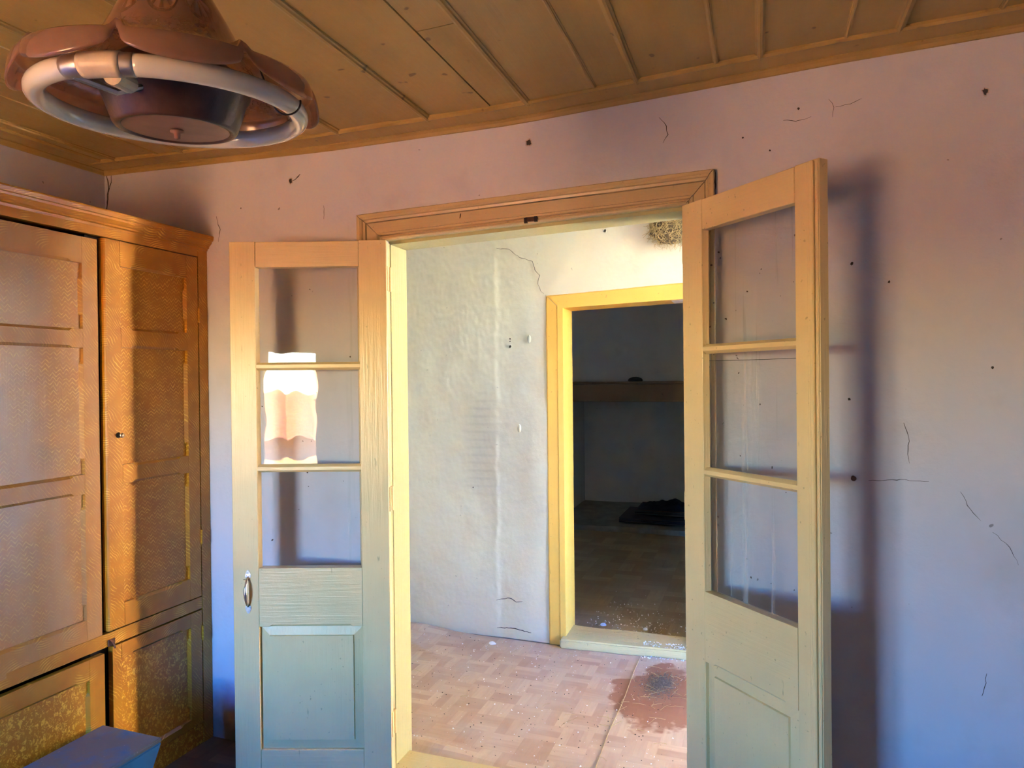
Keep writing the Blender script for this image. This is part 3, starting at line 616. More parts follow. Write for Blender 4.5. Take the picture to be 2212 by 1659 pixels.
# ------------------------------------------------------------------ glazed door leaves
def door_leaf(name, P, rz, W, hs, fs, zt, T, side, label, pane_mat, zoff=0.0, astragal=False):
    root = empty(name, (P[0], P[1], 0), rz); tag(root, label, 'door', kind='structure')
    z = lambda q: q + zoff
    S = side; e = 0.0006
    yb = S * T                       # face turned to the camera
    def bar(n, x0, x1, z0, z1, m, y0=0.0, y1=None, bev=.0018):
        return bbox(n, (x0, x1, y0, yb if y1 is None else y1, z0, z1), m, root, bev)
    bar('stile', 0, hs, 0.03, zt, M['cream']); bar('stile', W - fs, W, 0.03, zt, M['cream'])
    a, b = hs + e, W - fs - e
    bar('rail', a, b, z(1.925), zt - .0015, M['cream_x']); bar('rail', a, b, 0.03, z(0.135), M['cream_x'])
    # lock rail with rounded lower corners and a stopped chamfer
    fn = lambda aa, bb, cc: (a + aa, yb + S * cc, z(0.593) + bb)
    stop_bar('rail', fn, b - a, 0.217, T, 0.008, M['cream_x'], root, (1, 0), 0.035)
    # glazing bars: chamfered section
    for zm in (1.558, 1.179):
        bm = bmesh.new(); h = .0145; rings = []
        for x0, k in ((a - .006, 1), (b + .006, 1)):
            sec = [(-h, S * .010), (-h, S * (T - .014)), (-.006, S * (T - .001)), (.006, S * (T - .001)), (h, S * (T - .014)), (h, S * .010)]
            rings.append([(x0, q, z(zm) + p) for p, q in sec])
        loft(bm, rings); obj('glazing_bar', bm, M['cream_x'], root)
    # panes and their beads
    yp = S * (T - .022)
    for z0, z1 in ((1.1935, 1.5435), (1.5725, 1.924), (0.811, 1.1645)):
        bbox('pane', (a + .001, b - .001, yp - .0012, yp + .0012, z(z0) + .001, z(z1) - .001), pane_mat, root)
        for x0, dx in ((a, 1), (b, -1)):
            bm = bmesh.new(); loft(bm, [[(x0, yp + S * .0022, zz), (x0, yb - S * .003, zz), (x0 + dx * .0065, yp + S * .0022, zz)] for zz in (z(z0), z(z1))]); obj('glazing_bead', bm, M['cream'], root)
    # fielded bottom panel
    bm = bmesh.new(); y1, y2 = S * (T - .014), S * (T - .003)
    za, zb = z(.135), z(.593); i1, i2 = .034, .046
    def ring(i, y): return [(a + i, y, za + i), (b - i, y, za + i), (b - i, y, zb - i), (a + i, y, zb - i)]
    loft(bm, [ring(-.002, S * .012), ring(-.002, y1), ring(.003, y1), ring(i1, S * (T - .009)), ring(i1 + .002, y2), ring(i2 + .02, y2)]); obj('panel', bm, M['cream'], root)
    if astragal:   # moulded meeting strips on the free edge
        for k, (x0, x1, h) in enumerate(((W - .036, W - .026, .004), (W - .0245, W - .013, .010), (W - .0115, W - .001, .005))):
            bbox('astragal', (x0, x1, yb, yb + S * h, .03, zt - .003), M['cream'], root, .0025)
    for hz in (1.88, 1.06, 0.22):
        bm = bmesh.new(); tube(bm, [(-.004, -S * .004, hz - .045 + zoff), (-.004, -S * .004, hz + .045 + zoff)], .006, 10); hg = obj('hinge', bm, M['cream'], root)
        bbox('hinge_leaf', (-.0025, 0, 0, S * .03, hz - .045 + zoff, hz + .045 + zoff), M['cream'], hg)
    return root
d1 = door_leaf('door_1', (-1.312, -0.035), PSI - R(0.7) + math.pi, 0.583, 0.103, 0.096, 2.02, 0.04, +1,
               'glazed door leaf with metal pull handle, folded back beside the wardrobe', M['pane'])
d2 = door_leaf('door_2', (-0.213, -0.030), -R(44.7), 0.528, 0.092, 0.078, 2.05, 0.032, -1,
               'glazed door leaf standing out at an angle on the right side of the doorway', M['pane_drip'], 0.030, True)
bm = bmesh.new(); tube(bm, [(.098, -.0115, 1.552), (.20, -.0115, 1.5505), (.33, -.0115, 1.549), (.449, -.0115, 1.5495)], .0007, 5); obj('pane_crack', bm, M['wire'], d2)
# pull handle on door_1
hx = 0.527
hd = empty('handle'); hd.parent = d1; hd.location = (hx, 0.04, 0.724)
def heart(z0, s):
    pts = [(0, .021), (.004, .019), (.0105, .004), (.0112, -.002), (.009, -.007), (.004, -.0085), (0, -.0065), (-.004, -.0085), (-.009, -.007), (-.0112, -.002), (-.0105, .004), (-.004, .019)]
    bm = bmesh.new(); loft(bm, [[(x, y, z0 + s * q) for x, q in pts] for y in (0.0, .0022)]); obj('handle_plate', bm, M['chrome'], hd)
    for x, q in ((0, .014), (-.006, 0), (.006, 0)):
        bm = bmesh.new(); tube(bm, [(x, .0018, z0 + s * q), (x, .0036, z0 + s * q)], [.0026, .002], 8); obj('screw', bm, M['chrome'], hd)
heart(.060, 1); heart(-.060, -1)
bm = bmesh.new(); pts = []; rad = []
for k in range(15):
    t = k / 14; pts.append((0, .002 + .024 * math.sin(math.pi * t) ** 0.6, .054 - .108 * t)); rad.append(.0035 + .0035 * math.sin(math.pi * t) ** 1.5)
tube(bm, pts, rad, 12); obj('grip', bm, M['chrome'], hd, True)
bm = bmesh.new(); tube(bm, [(-.010, .012, .046), (.012, .014, .049)], .0011, 6); obj('handle_wire', bm, M['rust'], hd)

# ------------------------------------------------------------------ wardrobe
X0 = -2.2
wd = tag(empty('wardrobe', (X0, -0.5, 0)), 'orange wood-grained built-in wardrobe with panelled doors on the left', 'wardrobe')
def wy(y): return y + 0.5
def wbox(n, y0, y1, z0, z1, m, x0=-.022, x1=0.0, bev=.001, parent=None): return bbox(n, (x0, x1, wy(y0), wy(y1), z0, z1), m, parent or wd, bev)
wbox('carcass_side', -1.14, -1.115, 0, 2.05, M['zig'], -.575, -.001); wbox('carcass_side', -.022, -.001, 0, 2.05, M['zig'], -.57, -.024)
wbox('carcass_top', -1.14, -.001, 2.052, 2.07, M['zig'], -.575, -.024); wbox('carcass_back', -1.11, -.025, 0.02, 2.05, M['dark'], -.57, -.555); wbox('carcass_base', -1.11, -.025, .06, .08, M['dark'], -.55, -.03)
wbox('shelf', -1.11, -.025, .575, .595, M['dark'], -.55, -.04)
wbox('frame_stile', -.052, -.001, 0, 2.06, M['zig']); wbox('frame_stile', -1.14, -1.045, 0, 2.06, M['zig']); wbox('frame_post', -.53, -.465, .06, 2.03, M['dark'], -.09, -.045)
wbox('frame_rail', -1.045, -.052, 2.024, 2.064, M['fan']); wbox('frame_rail', -1.045, -.052, .562, .610, M['fan'], -.024, -.001); wbox('plinth', -1.045, -.052, 0, .085, M['burl'], -.03, -.004)
bm = bmesh.new(); cp = [(-.03, 2.055), (.002, 2.055), (.004, 2.063), (.012, 2.066), (.012, 2.072), (.017, 2.076), (.026, 2.086), (.028, 2.093), (.034, 2.095), (.037, 2.108), (.036, 2.114), (-.03, 2.114)]
loft(bm, [[(x, wy(y), z) for x, z in cp] for y in (-1.15, -.0005)]); obj('cornice', bm, M['fan'], wd)
def panel_door(y0, y1, z0, z1, sl, sr, rails, mats, hinge='L', ajar=0.0, th=.022, front=.001):
    """rails: list of (z0,z1) incl. bottom and top; panels fill the spaces between them"""
    hy = y0 if hinge == 'L' else y1
    d = empty('door'); d.parent = wd; d.location = (front, wy(hy), 0); d.rotation_euler = (0, 0, ajar)
    o = lambda y: y - hy
    ch = .009
    stop_bar('stile', lambda a, b, c: (c, o(y0) + b, z0 + a), z1 - z0, sl, th, ch * 0, mats['stile'], d, (0, 0))
    stop_bar('stile', lambda a, b, c: (c, o(y1) - b, z0 + a), z1 - z0, sr, th, ch * 0, mats['stile'], d, (0, 0))
    # stopped chamfers per panel bay are cut into thin strips along the stiles
    rails = sorted(rails)
    for k, (ra, rb) in enumerate(rails):
        sides = (1 if k > 0 else 0, 1 if k < len(rails) - 1 else 0)
        stop_bar('rail', lambda a, b, c, ra=ra: (c, o(y0) + sl + .0006 + a, ra + b), (y1 - y0) - sl - sr - .0012, rb - ra, th, ch, mats['rail'][k % len(mats['rail'])], d, sides, .04)
    for k in range(len(rails) - 1):
        pa, pb = rails[k][1], rails[k + 1][0]
        bm = bmesh.new(); box(bm, -th + .001, -.0125, o(y0) + sl - .003, o(y1) - sr + .003, pa - .003, pb + .003)
        obj('panel', bm, mats['panel'][k % len(mats['panel'])], d)
        for yy, s in ((o(y0) + sl, 1), (o(y1) - sr, -1)):       # bevelled fillets between stops
            bm = bmesh.new(); i_ = .045
            loft(bm, [[(-.0125, yy, q), (-.001 - e_, yy, q), (-.0125, yy + s * (.0085 if e_ == 0 else .001), q)] for q, e_ in ((pa + i_, .009), (pa + i_ + .01, 0), (pb - i_ - .01, 0), (pb - i_, .009))])
            obj('chamfer_fillet', bm, mats['stile'], d)
    return d
DR = panel_door(-.484, -.056, .615, 2.020, .058, .060, [(.615, .700), (1.134, 1.204), (1.632, 1.705), (1.928, 2.020)], {'stile': M['zig'], 'rail': [M['fan'], M['zig'], M['zig'], M['fan']], 'panel': [M['comb'], M['comb'], M['comb']]}, 'R')
DL = panel_door(-1.04, -.512, .592, 2.010, .06, .060, [(.592, .681), (1.119, 1.188), (1.624, 1.691), (1.918, 2.010)], {'stile': M['worn_zig'], 'rail': [M['worn_fan'], M['worn_zig'], M['worn_zig'], M['worn_fan']], 'panel': [M['worn'], M['worn'], M['worn']]}, 'L', R(0.9), front=.002)
DLR = panel_door(-.478, -.056, .090, .556, .036, .060, [(.090, .125), (.500, .556)], {'stile': M['zig'], 'rail': [M['fan']], 'panel': [M['burl']]}, 'R')
DLL = panel_door(-1.04, -.514, .090, .545, .06, .058, [(.090, .15), (.473, .545)], {'stile': M['fan'], 'rail': [M['fan']], 'panel': [M['burl']]}, 'L', R(-0.4))
# meeting bead on the right-hand door, knob, latch, hinges
bm = bmesh.new(); loft(bm, [[(-.020, -.4285, q), (.002, -.4285, q), (.006, -.432, q), (.006, -.437, q), (.001, -.4405, q), (-.020, -.4405, q)] for q in (.617, 2.018)]); obj('meeting_bead', bm, M['fan'], DR)
kb = empty('knob'); kb.parent = DR; kb.location = (0.0, -.387, 1.313)
def turned(name, prof, m, parent):
    bm = bmesh.new(); n = 18; loft(bm, [[(x, r_ * math.cos(2 * math.pi * k / n), r_ * math.sin(2 * math.pi * k / n)) for k in range(n)] for x, r_ in prof]); return obj(name, bm, m, parent, True)
turned('rosette', [(0, .0105), (.002, .0105), (.003, .008), (.003, .002)], M['dark'], kb); turned('knob_grip', [(.003, .004), (.010, .0038), (.014, .0085), (.019, .0095), (.023, .007), (.025, .001)], M['brass'], kb)
lt = empty('latch'); lt.parent = wd; lt.location = (.001, wy(-.484), .575)
bbox('latch_plate', (0, .004, -.014, .014, -.012, .012), M['rust'], lt, .001)
bm = bmesh.new(); tube(bm, [(.004, -.004, .010), (.014, -.004, .004), (.016, 0, -.010), (.012, .006, -.020)], .0028, 8); obj('latch_hook', bm, M['rust'], lt)
for zz, dd in ((1.78, DR), (.86, DR), (.46, DLR)):
    bm = bmesh.new(); tube(bm, [(.002, .003, zz - .03), (.002, .003, zz + .03)], .005, 10); obj('hinge', bm, M['zig'], dd)

# ------------------------------------------------------------------ blue tapered crate in the foreground
cr_ = tag(empty('wooden_crate', (-2.035, -0.85, 0)), 'blue painted wooden crate with dusty lid in front of the wardrobe', 'crate')
bm = bmesh.new(); zt_, xa, xb, ya, yb_ = .300, -.128, .138, -.30, .300
hexa(bm, [(xa + .01, ya + .14, 0), (xb - .01, ya + .14, 0), (xb - .01, yb_ - .14, 0), (xa + .01, yb_ - .14, 0), (xa, ya, zt_), (xb, ya, zt_), (xb, yb_, zt_), (xa, yb_, zt_)])
bmesh.ops.bevel(bm, geom=list(bm.edges), offset=.004, segments=2, affect='EDGES'); obj('body', bm, M['blue'], cr_)
bm = bmesh.new(); box(bm, xa - .001, xb + .001, ya - .001, yb_ + .001, zt_ + .0005, zt_ + .016); bmesh.ops.bevel(bm, geom=list(bm.edges), offset=.005, segments=3, affect='EDGES')
lid = obj('lid', bm, M['bluetop'], cr_)

# ------------------------------------------------------------------ circular tube lamp
LC = Vector((-0.8665, -1.4734, 1.9334))
lp = tag(empty('pendant_lamp', LC), 'pendant lamp with scalloped amber glass shade around a circular tube', 'lamp')
lp.rotation_euler = (0.069, 0.033, 0)
LROT = R(-64)
RT, rt = 0.186, 0.0148
def ring_arc(name, a0, a1, r_, m, n=72, nn=16, parent=lp):
    bm = bmesh.new(); rings = []
    for k in range(n + 1):
        a = a0 + (a1 - a0) * k / n; c, s = math.cos(a), math.sin(a)
        rings.append([((RT + r_ * math.cos(2 * math.pi * j / nn)) * c, (RT + r_ * math.cos(2 * math.pi * j / nn)) * s, r_ * math.sin(2 * math.pi * j / nn)) for j in range(nn)])
    loft(bm, rings); return obj(name, bm, m, parent, True)
SA = R(-72)     # direction of the socket, towards the viewer
ring_arc('tube', SA + R(11), SA + R(349), rt, M['tubewhite'], 96)
ring_arc('tube_end', SA + R(7), SA + R(12.5), rt * 1.03, M['tubemetal'], 6); ring_arc('tube_end', SA + R(-17), SA + R(-8), rt * 1.03, M['tubemetal'], 6)
sk = ring_arc('socket', SA + R(-8.5), SA + R(7.5), rt * 1.13, M['porcelain'], 8)
bm = bmesh.new(); ca, sa = math.cos(SA + R(3)), math.sin(SA + R(3))
tube(bm, [((RT - .002) * ca, (RT - .002) * sa, -.013), ((RT - .045) * ca, (RT - .045) * sa, -.010)], .0125, 14); obj('starter', bm, M['porcelain'], sk, False)
# bracket arm from socket to hub
bm = bmesh.new(); tube(bm, [(RT * math.cos(SA - R(14)), RT * math.sin(SA - R(14)), -.012), (.13 * math.cos(SA - R(8)), .13 * math.sin(SA - R(8)), -.016), (.09 * ca, .09 * sa, .005)], .005, 8); obj('bracket', bm, M['tubemetal'], lp)
HUBZ = -.030
bm = bmesh.new(); lathe(bm, [(.02, .075), (.075, .07), (.104, .05), (.112, .03), (.110, .022), (.106, .018), (.090, HUBZ - .000), (.086, HUBZ - .004), (.080, HUBZ - .004), (.079, HUBZ), (.02, HUBZ + .001)], 56); hub = obj('hub', bm, M['hub'], lp, True)
bm = bmesh.new(); lathe(bm, [(.0775, HUBZ + .004), (.0775, HUBZ - .002), (.03, HUBZ - .003), (.002, HUBZ - .003)], 48); obj('cover_plate', bm, M['hubplate'], hub)
bm = bmesh.new(); lathe(bm, [(.004, HUBZ - .002), (.010, HUBZ - .004), (.010, HUBZ - .007), (.005, HUBZ - .008), (.0045, HUBZ - .016), (.001, HUBZ - .018)], 16); obj('finial', bm, M['hubplate'], hub, True)
bm = bmesh.new(); tube(bm, [(.03 + 0, .02, .07), (.028, .02, .20), (0, 0, .24)], .003, 6); obj('flex', bm, M['wire'], lp)
# scalloped shade
NS, prof = 240, [(.024, .205), (.040, .192), (.060, .165), (.080, .130), (.097, .098), (.122, .072), (.152, .055), (.182, .048), (.199, .046)]
lipn = 9
v = []; f = []; uvs = []
PET = 8
for k in range(NS):
    a = 2 * math.pi * k / NS; ph = (a - LROT) * PET / 2; w = abs(math.sin(ph)); wl = w ** 0.42; joint = max(0.0, 1 - w / 0.22) ** 1.5
    for i, (r_, z) in enumerate(prof):
        t = i / (len(prof) - 1); fl = max(0, (t - .55) / .45)
        rr = r_ * (1 - .05 * joint * fl) + .004 * wl * fl; zz = z + .012 * joint * fl - .006 * (1 - joint) * fl
        v.append((rr * math.cos(a), rr * math.sin(a), zz)); uvs.append((k / NS, t * .8))
    r1, z1 = prof[-1]; r1 = r1 * (1 - .05 * joint) + .004 * wl; z1 = z1 + .012 * joint - .006 * (1 - joint)
    for j in range(1, lipn + 1):
        s = j / lipn; ang = s * R(98)
        R1 = .014
        rr = r1 + (R1 * math.sin(ang)) * (0.35 + .65 * wl) ; zz = z1 - (R1 * (1 - math.cos(ang)) + .022 * max(0, s - .3) / .7) * (0.05 + .95 * wl)
        v.append((rr * math.cos(a), rr * math.sin(a), zz)); uvs.append((k / NS, .8 + .2 * s))
C_ = len(prof) + lipn
for k in range(NS):
    for i in range(C_ - 1): f.append((k * C_ + i, ((k + 1) % NS) * C_ + i, ((k + 1) % NS) * C_ + i + 1, k * C_ + i + 1))
sh = pyd('shade', v, f, M['shade'], lp, True)
uvl = sh.data.uv_layers.new(name='UVMap')
for poly in sh.data.polygons:
    us = [uvs[sh.data.loops[li].vertex_index][0] for li in poly.loop_indices]; wrap = max(us) - min(us) > .5
    for li in poly.loop_indices:
        u_, v_ = uvs[sh.data.loops[li].vertex_index]; uvl.data[li].uv = (u_ + 1 if wrap and u_ < .5 else u_, v_)
md = sh.modifiers.new('thickness', 'SOLIDIFY'); md.thickness = .0025
bm = bmesh.new(); lathe(bm, [(.010, .19), (.030, .195), (.030, .215), (.012, .235), (.008, .25), (.002, .25)], 24); obj('shade_cap', bm, M['hub'], lp, True)
ztop = zc(LC.x) + CZ - LC.z
bm = bmesh.new(); tube(bm, [(0, 0, .23), (0, 0, ztop - .03)], .006, 10); obj('stem', bm, M['hub'], lp)
bm = bmesh.new(); lathe(bm, [(.008, ztop - .05), (.03, ztop - .035), (.045, ztop - .01), (.045, ztop - .012 + .008), (.01, ztop - .002)], 24); obj('ceiling_rose', bm, M['hub'], lp, True)
bm = bmesh.new(); wp = []
for k in range(15):
    t = k / 14; a = R(8) + t * R(6); q = t * math.pi * 1.1
    wp.append(((RT - .0185 * math.cos(q)) * math.cos(a) , (RT - .0185 * math.cos(q)) * math.sin(a), -.0185 * math.sin(q) ))
tube(bm, [(RT * .80 * math.cos(R(7)), RT * .80 * math.sin(R(7)), .05)] + wp, .0016, 6); obj('wire_clip', bm, M['wire'], lp)

# ------------------------------------------------------------------ wear on the walls: cracks, holes, nails
def crack(pts, w, parent=wall_front, y=-.0006, mat='crack', axis='y'):
    bm = bmesh.new(); rings = []; P = []
    for (xa_, za_), (xb_, zb_) in zip(pts[:-1], pts[1:]):
        n = max(2, int(math.hypot(xb_ - xa_, zb_ - za_) / .012))
        for k in range(n): P.append((xa_ + (xb_ - xa_) * k / n + random.uniform(-.002, .002), za_ + (zb_ - za_) * k / n + random.uniform(-.002, .002)))
    P.append(pts[-1])
    for i, (x, z_) in enumerate(P):
        t = i / (len(P) - 1); ww = 0.62 * w * (.35 + .65 * math.sin(math.pi * min(1, t * .9 + .08))) * random.uniform(.6, 1.2) / 2
        j = min(i + 1, len(P) - 1); k = max(i - 1, 0); dx, dz = P[j][0] - P[k][0], P[j][1] - P[k][1]; L = math.hypot(dx, dz) or 1
        nx_, nz_ = -dz / L * ww, dx / L * ww
        rings.append([(x - nx_, y, z_ - nz_), (x + nx_, y, z_ + nz_), (x + nx_, y + .004, z_ + nz_), (x - nx_, y + .004, z_ - nz_)])
    loft(bm, rings); obj('crack', bm, M[mat], parent)
crack([(-2.765, 2.44), (-2.752, 2.39), (-2.758, 2.34), (-2.764, 2.29), (-2.764, 2.22), (-2.768, 2.14)], .012)
crack([(-2.735, 2.44), (-2.738, 2.40), (-2.752, 2.365), (-2.754, 2.35)], .007)
crack([(-1.62, 2.195), (-1.615, 2.17), (-1.618, 2.14)], .003); crack([(-.31, 2.36), (-.29, 2.33), (-.285, 2.30), (-.30, 2.275)], .004)
crack([(.07, 2.30), (.105, 2.29), (.15, 2.30)], .0025); crack([(.22, 2.32), (.26, 2.322), (.29, 2.335)], .0025); crack([(.20, 2.345), (.215, 2.32), (.21, 2.29)], .0025)
crack([(.395, 1.36), (.41, 1.32), (.405, 1.28), (.41, 1.24)], .003); crack([(.54, 1.16), (.57, 1.10), (.59, 1.08)], .0025); crack([(.62, 1.05), (.66, 1.01), (.68, .96)], .0022)
crack([(.30, 1.185), (.34, 1.187), (.40, 1.19), (.46, 1.188)], .0028); crack([(.60, .64), (.598, .60), (.59, .575)], .0035)
crack([(.555, .33), (.575, .335), (.59, .32)], .003); crack([(-2.15, 2.20), (-2.13, 2.14), (-2.14, 2.09)], .004)
crack([(-.46, 2.160), (-.40, 2.159), (-.36, 2.166), (-.30, 2.163), (-.139, 2.168)], .006); crack([(-.1345, 2.168), (-.1345, 2.13), (-.135, 2.08)], .005)
crack([(-.85, 2.152), (-.75, 2.154), (-.62, 2.157)], .004); crack([(-1.4, 2.141), (-1.3, 2.143), (-1.2, 2.145)], .003)
crack([(-1.2, 2.362), (-1.19, 2.36)], .003)
crack([(-1.02, 2.10), (-1.022, 2.085)], .003, y=-.028)
hall_y = HY - .0125
crack([(-1.44, 2.26), (-1.36, 2.25), (-1.30, 2.20), (-1.22, 2.17), (-1.205, 2.12), (-1.18, 2.09), (-1.19, 2.04), (-1.17, 2.0), (-1.155, 1.985)], .004, wall_hall, hall_y)
crack([(-1.46, .22), (-1.38, .24), (-1.34, .22), (-1.30, .225)], .005, wall_hall, hall_y); crack([(-1.46, .06), (-1.35, .065), (-1.25, .052)], .0055, wall_hall, hall_y - .002)
def hole(x, z_, r_, parent=wall_front, y=0.0, lip=True):
    bm = bmesh.new(); n = 14; ro = [.85 + random.uniform(-.25, .25) for _ in range(n)]
    def rg(s, yy): return [(x + r_ * s * ro[k] * math.cos(2 * math.pi * k / n), yy, z_ + 1.2 * r_ * s * ro[k] * math.sin(2 * math.pi * k / n)) for k in range(n)]
    if lip:
        loft(bm, [rg(1.6, y + .001), rg(1.3, y - .0008), rg(1.05, y - .001), rg(.9, y + .001)], True, False); h = obj('hole_rim', bm, M['chipped'] if parent is wall_front else M['hallwall'], parent)
        bm = bmesh.new()
    loft(bm, [rg(1.02, y - .001), rg(.9, y - .0012), rg(.2, y - .0008)]); obj('nail_hole', bm, M['crack'], parent)
for x, z_, r_ in ((-1.772, 2.305, .009), (-.764, 2.334, .010), (.607, 2.308, .008), (.114, 2.329, .004), (.26, 1.84, .005), (-.05, 2.26, .003), (.03, 2.21, .003), (.36, 1.78, .004), (.62, 1.52, .004), (.25, 1.43, .004), (-2.02, 2.22, .003)):
    hole(x, z_, r_, lip=r_ > .006)
crack([(-1.765, 2.306), (-1.745, 2.312), (-1.735, 2.322), (-1.725, 2.328)], .006)
for x, z_, r_ in ((-.80, 2.31, .007), (-1.36, 1.735, .005), (-1.36, 1.72, .004), (-1.36, 1.69, .008), (-1.60, .87, .004)):
    hole(x, z_, r_, wall_hall, hall_y + .001, lip=r_ > .0055)
def nail(x, z_, r_, l, m, label, y=0):
    bm = bmesh.new(); tube(bm, [(x, y + .004, z_), (x, y - l, z_ - .002), (x, y - l - .002, z_ - .002)], [r_ * .7, r_ * .7, r_], 10); tag(obj('wall_plug', bm, M[m]), label, 'nail')
nail(.259, 1.193, .008, .012, 'rust', 'rust-brown plug in the wall inside the right door shadow'); nail(-2.03, .79, .006, .010, 'rust', 'small brown nail in the wall at the left door handle')
# raised plaster blisters on the hall wall
for x, z_ in ((-1.245, 1.73), (-1.31, 1.22)):
    bm = bmesh.new(); rg = [[(x + .012 * s * math.cos(q), hall_y + .003 - .004 * (1 - s * s), z_ + .024 * s * math.sin(q)) for q in [2 * math.pi * k / 18 for k in range(18)]] for s in (1, .85, .6, .3, .05)]
    loft(bm, rg); obj('plaster_blister', bm, M['hallwall'], wall_hall, True)

# ------------------------------------------------------------------ bird nest of straw on the hall wall
ns = tag(empty('bird_nest', (-.43, HY - .02, 2.28)), 'straw bird nest stuck high on the hall wall', 'nest')
bm = bmesh.new(); bmesh.ops.create_icosphere(bm, subdivisions=3, radius=1)
for v_ in bm.verts:
    d_ = 1 + .25 * noise.noise(v_.co * 2.3); v_.co = Vector((v_.co.x * .125 * d_, v_.co.y * .06 * d_ - .005, v_.co.z * .085 * d_ + .01))
obj('mud_cup', bm, M['mud'], ns, True)
bm = bmesh.new()
for k in range(520):
    a, b = random.uniform(0, 2 * math.pi), random.uniform(-.5, 1.25)
    p = Vector((.125 * math.cos(b) * math.cos(a), -abs(.066 * math.cos(b) * math.sin(a)) - .004, -.085 * math.sin(b) + .015)) * random.uniform(.88, 1.08)
    d_ = Vector((random.gauss(0, 1), random.gauss(0, .5), random.gauss(0, 1) - .4)).normalized() * random.uniform(.014, .045); k_ = Vector((random.gauss(0, .006), random.gauss(0, .004), random.gauss(0, .006)))
    tube(bm, [p - d_, p + k_, p + d_], .0007 + random.random() * .0007, 3)
for k in range(16):
    p = Vector((random.uniform(-.12, .1), -.02, -.06)); L = random.uniform(.02, .07)
    tube(bm, [p, p + Vector((random.gauss(0, .006), -.004, -L * .6)), p + Vector((random.gauss(0, .014), .0, -L))], .0007, 3)
o = obj('straw', bm, M['straw'], ns); o['kind'] = 'stuff'

# ------------------------------------------------------------------ litter on the hall floor
def blob(bm, x, y, z, r_, sq=.5):
    n = 5; a0 = random.random() * 6.28; ra = [r_ * random.uniform(.5, 1.2) for _ in range(n)]
    lo = [bm.verts.new((x + ra[k] * math.cos(a0 + k * 1.2566), y + ra[k] * math.sin(a0 + k * 1.2566), z)) for k in range(n)]
    tp = bm.verts.new((x + random.uniform(-.3, .3) * r_, y, z + r_ * sq * 2))
    for k in range(n): bm.faces.new((lo[k], lo[(k + 1) % n], tp))
def floor_z(x, y): return vz_(x, y) + (.0015 if x > seam_x(y) else 0)
bw, bd = bmesh.new(), bmesh.new()
for k in range(420):
    x, y = random.uniform(-1.9, -.3), random.uniform(.18, 1.38); blob(bw, x, y, floor_z(x, y), random.choice([.0016, .002, .003, .0045]) * random.uniform(.6, 1.1))
for k in range(330):
    x, y = random.uniform(-1.9, -.3), random.uniform(.18, 1.38); blob(bd, x, y, floor_z(x, y), random.uniform(.0015, .0045), .35)
for k in range(260):
    x, y = random.uniform(-1.0, -.35), 1.62 + abs(random.gauss(0, .35)); blob(bw, x, y, .031, random.choice([.002, .003, .004]) * random.uniform(.6, 1.1))
for k in range(160):
    x = random.uniform(-.62, -.34); y = 1.40 + (x + 1.07) * .07 + random.uniform(-.04, .06); blob(bw, x, y, .056 if y > 1.43 else floor_z(x, y), random.uniform(.002, .005))
tag(obj('plaster_crumbs', bw, M['whitechip']), 'white plaster crumbs scattered over the hall floor', 'crumbs', kind='stuff')
tag(obj('dirt_crumbs', bd, M['crumb_dark']), 'dark dirt crumbs scattered over the hall floor', 'crumbs', kind='stuff')
bm = bmesh.new()
for k in range(1500):
    a = random.uniform(0, 6.28); q = abs(random.gauss(0, .55)); x = -.475 + .085 * q * math.cos(a); y = 1.09 + .14 * q * math.sin(a); blob(bm, x, y, floor_z(x, y) + .008 * max(0, 1 - q), random.uniform(.002, .005))
tag(obj('droppings_pile', bm, M['dirt']), 'low grey heap of dirt below the nest on the wet stain', 'dirt', kind='stuff')
bm = bmesh.new()
for k in range(70):
    if k < 45: x, y = random.gauss(-.47, .09), random.gauss(1.05, .13)
    else: x, y = random.uniform(-1.8, -.4), random.uniform(.25, 1.35)
    y = min(1.37, max(.2, y)); a = random.uniform(0, 3.14); L = random.uniform(.012, .04); z_ = floor_z(x, y) + .004
    tube(bm, [(x - L * math.cos(a), y - L * math.sin(a), z_), (x + random.gauss(0, .004), y + random.gauss(0, .004), z_ + .003), (x + L * math.cos(a), y + L * math.sin(a), z_)], .0009, 3)
for p, q in (((-.62, .60), (-.585, .66)), ((-.625, .605), (-.67, .60)), ((-.62, .60), (-.655, .70))):
    tube(bm, [(*p, .008), (*q, .010)], .0014, 4)
tag(obj('straw_litter', bm, M['straw']), 'dry straw bits strewn on the hall floor', 'straw', kind='stuff')
bm = bmesh.new(); tube(bm, [(seam_x(y_) + .0015, y_, floor_z(seam_x(y_) + .002, y_) + .0022) for y_ in [.15 + .0255 * k for k in range(49)]], .0014, 5)
tag(obj('string', bm, M['straw']), 'pale thin string lying along the seam of the hall vinyl', 'string')
def chip(x, y, z_, s, label):
    bm = bmesh.new(); n = 7; rr = [s * random.uniform(.7, 1.15) for _ in range(n)]
    loft(bm, [[(x + rr[k] * q * math.cos(k * 6.283 / n), y + .7 * rr[k] * q * math.sin(k * 6.283 / n), zz + .003 * math.sin(k)) for k in range(n)] for q, zz in ((.9, z_ + .003), (1, z_ + .007), (.8, z_ + .011))])
    tag(obj('plaster_chip', bm, M['whitechip']), label, 'chip', 'fallen plaster chips')
chip(-1.449, 1.323, floor_z(-1.449, 1.323) - .002, .022, 'white plaster chip on the hall floor below the wall crack'); chip(-.898, 1.726, .031, .018, 'white plaster chip inside the inner doorway, left one'); chip(-.646, 1.728, .031, .015, 'small white plaster chip inside the inner doorway, right one')

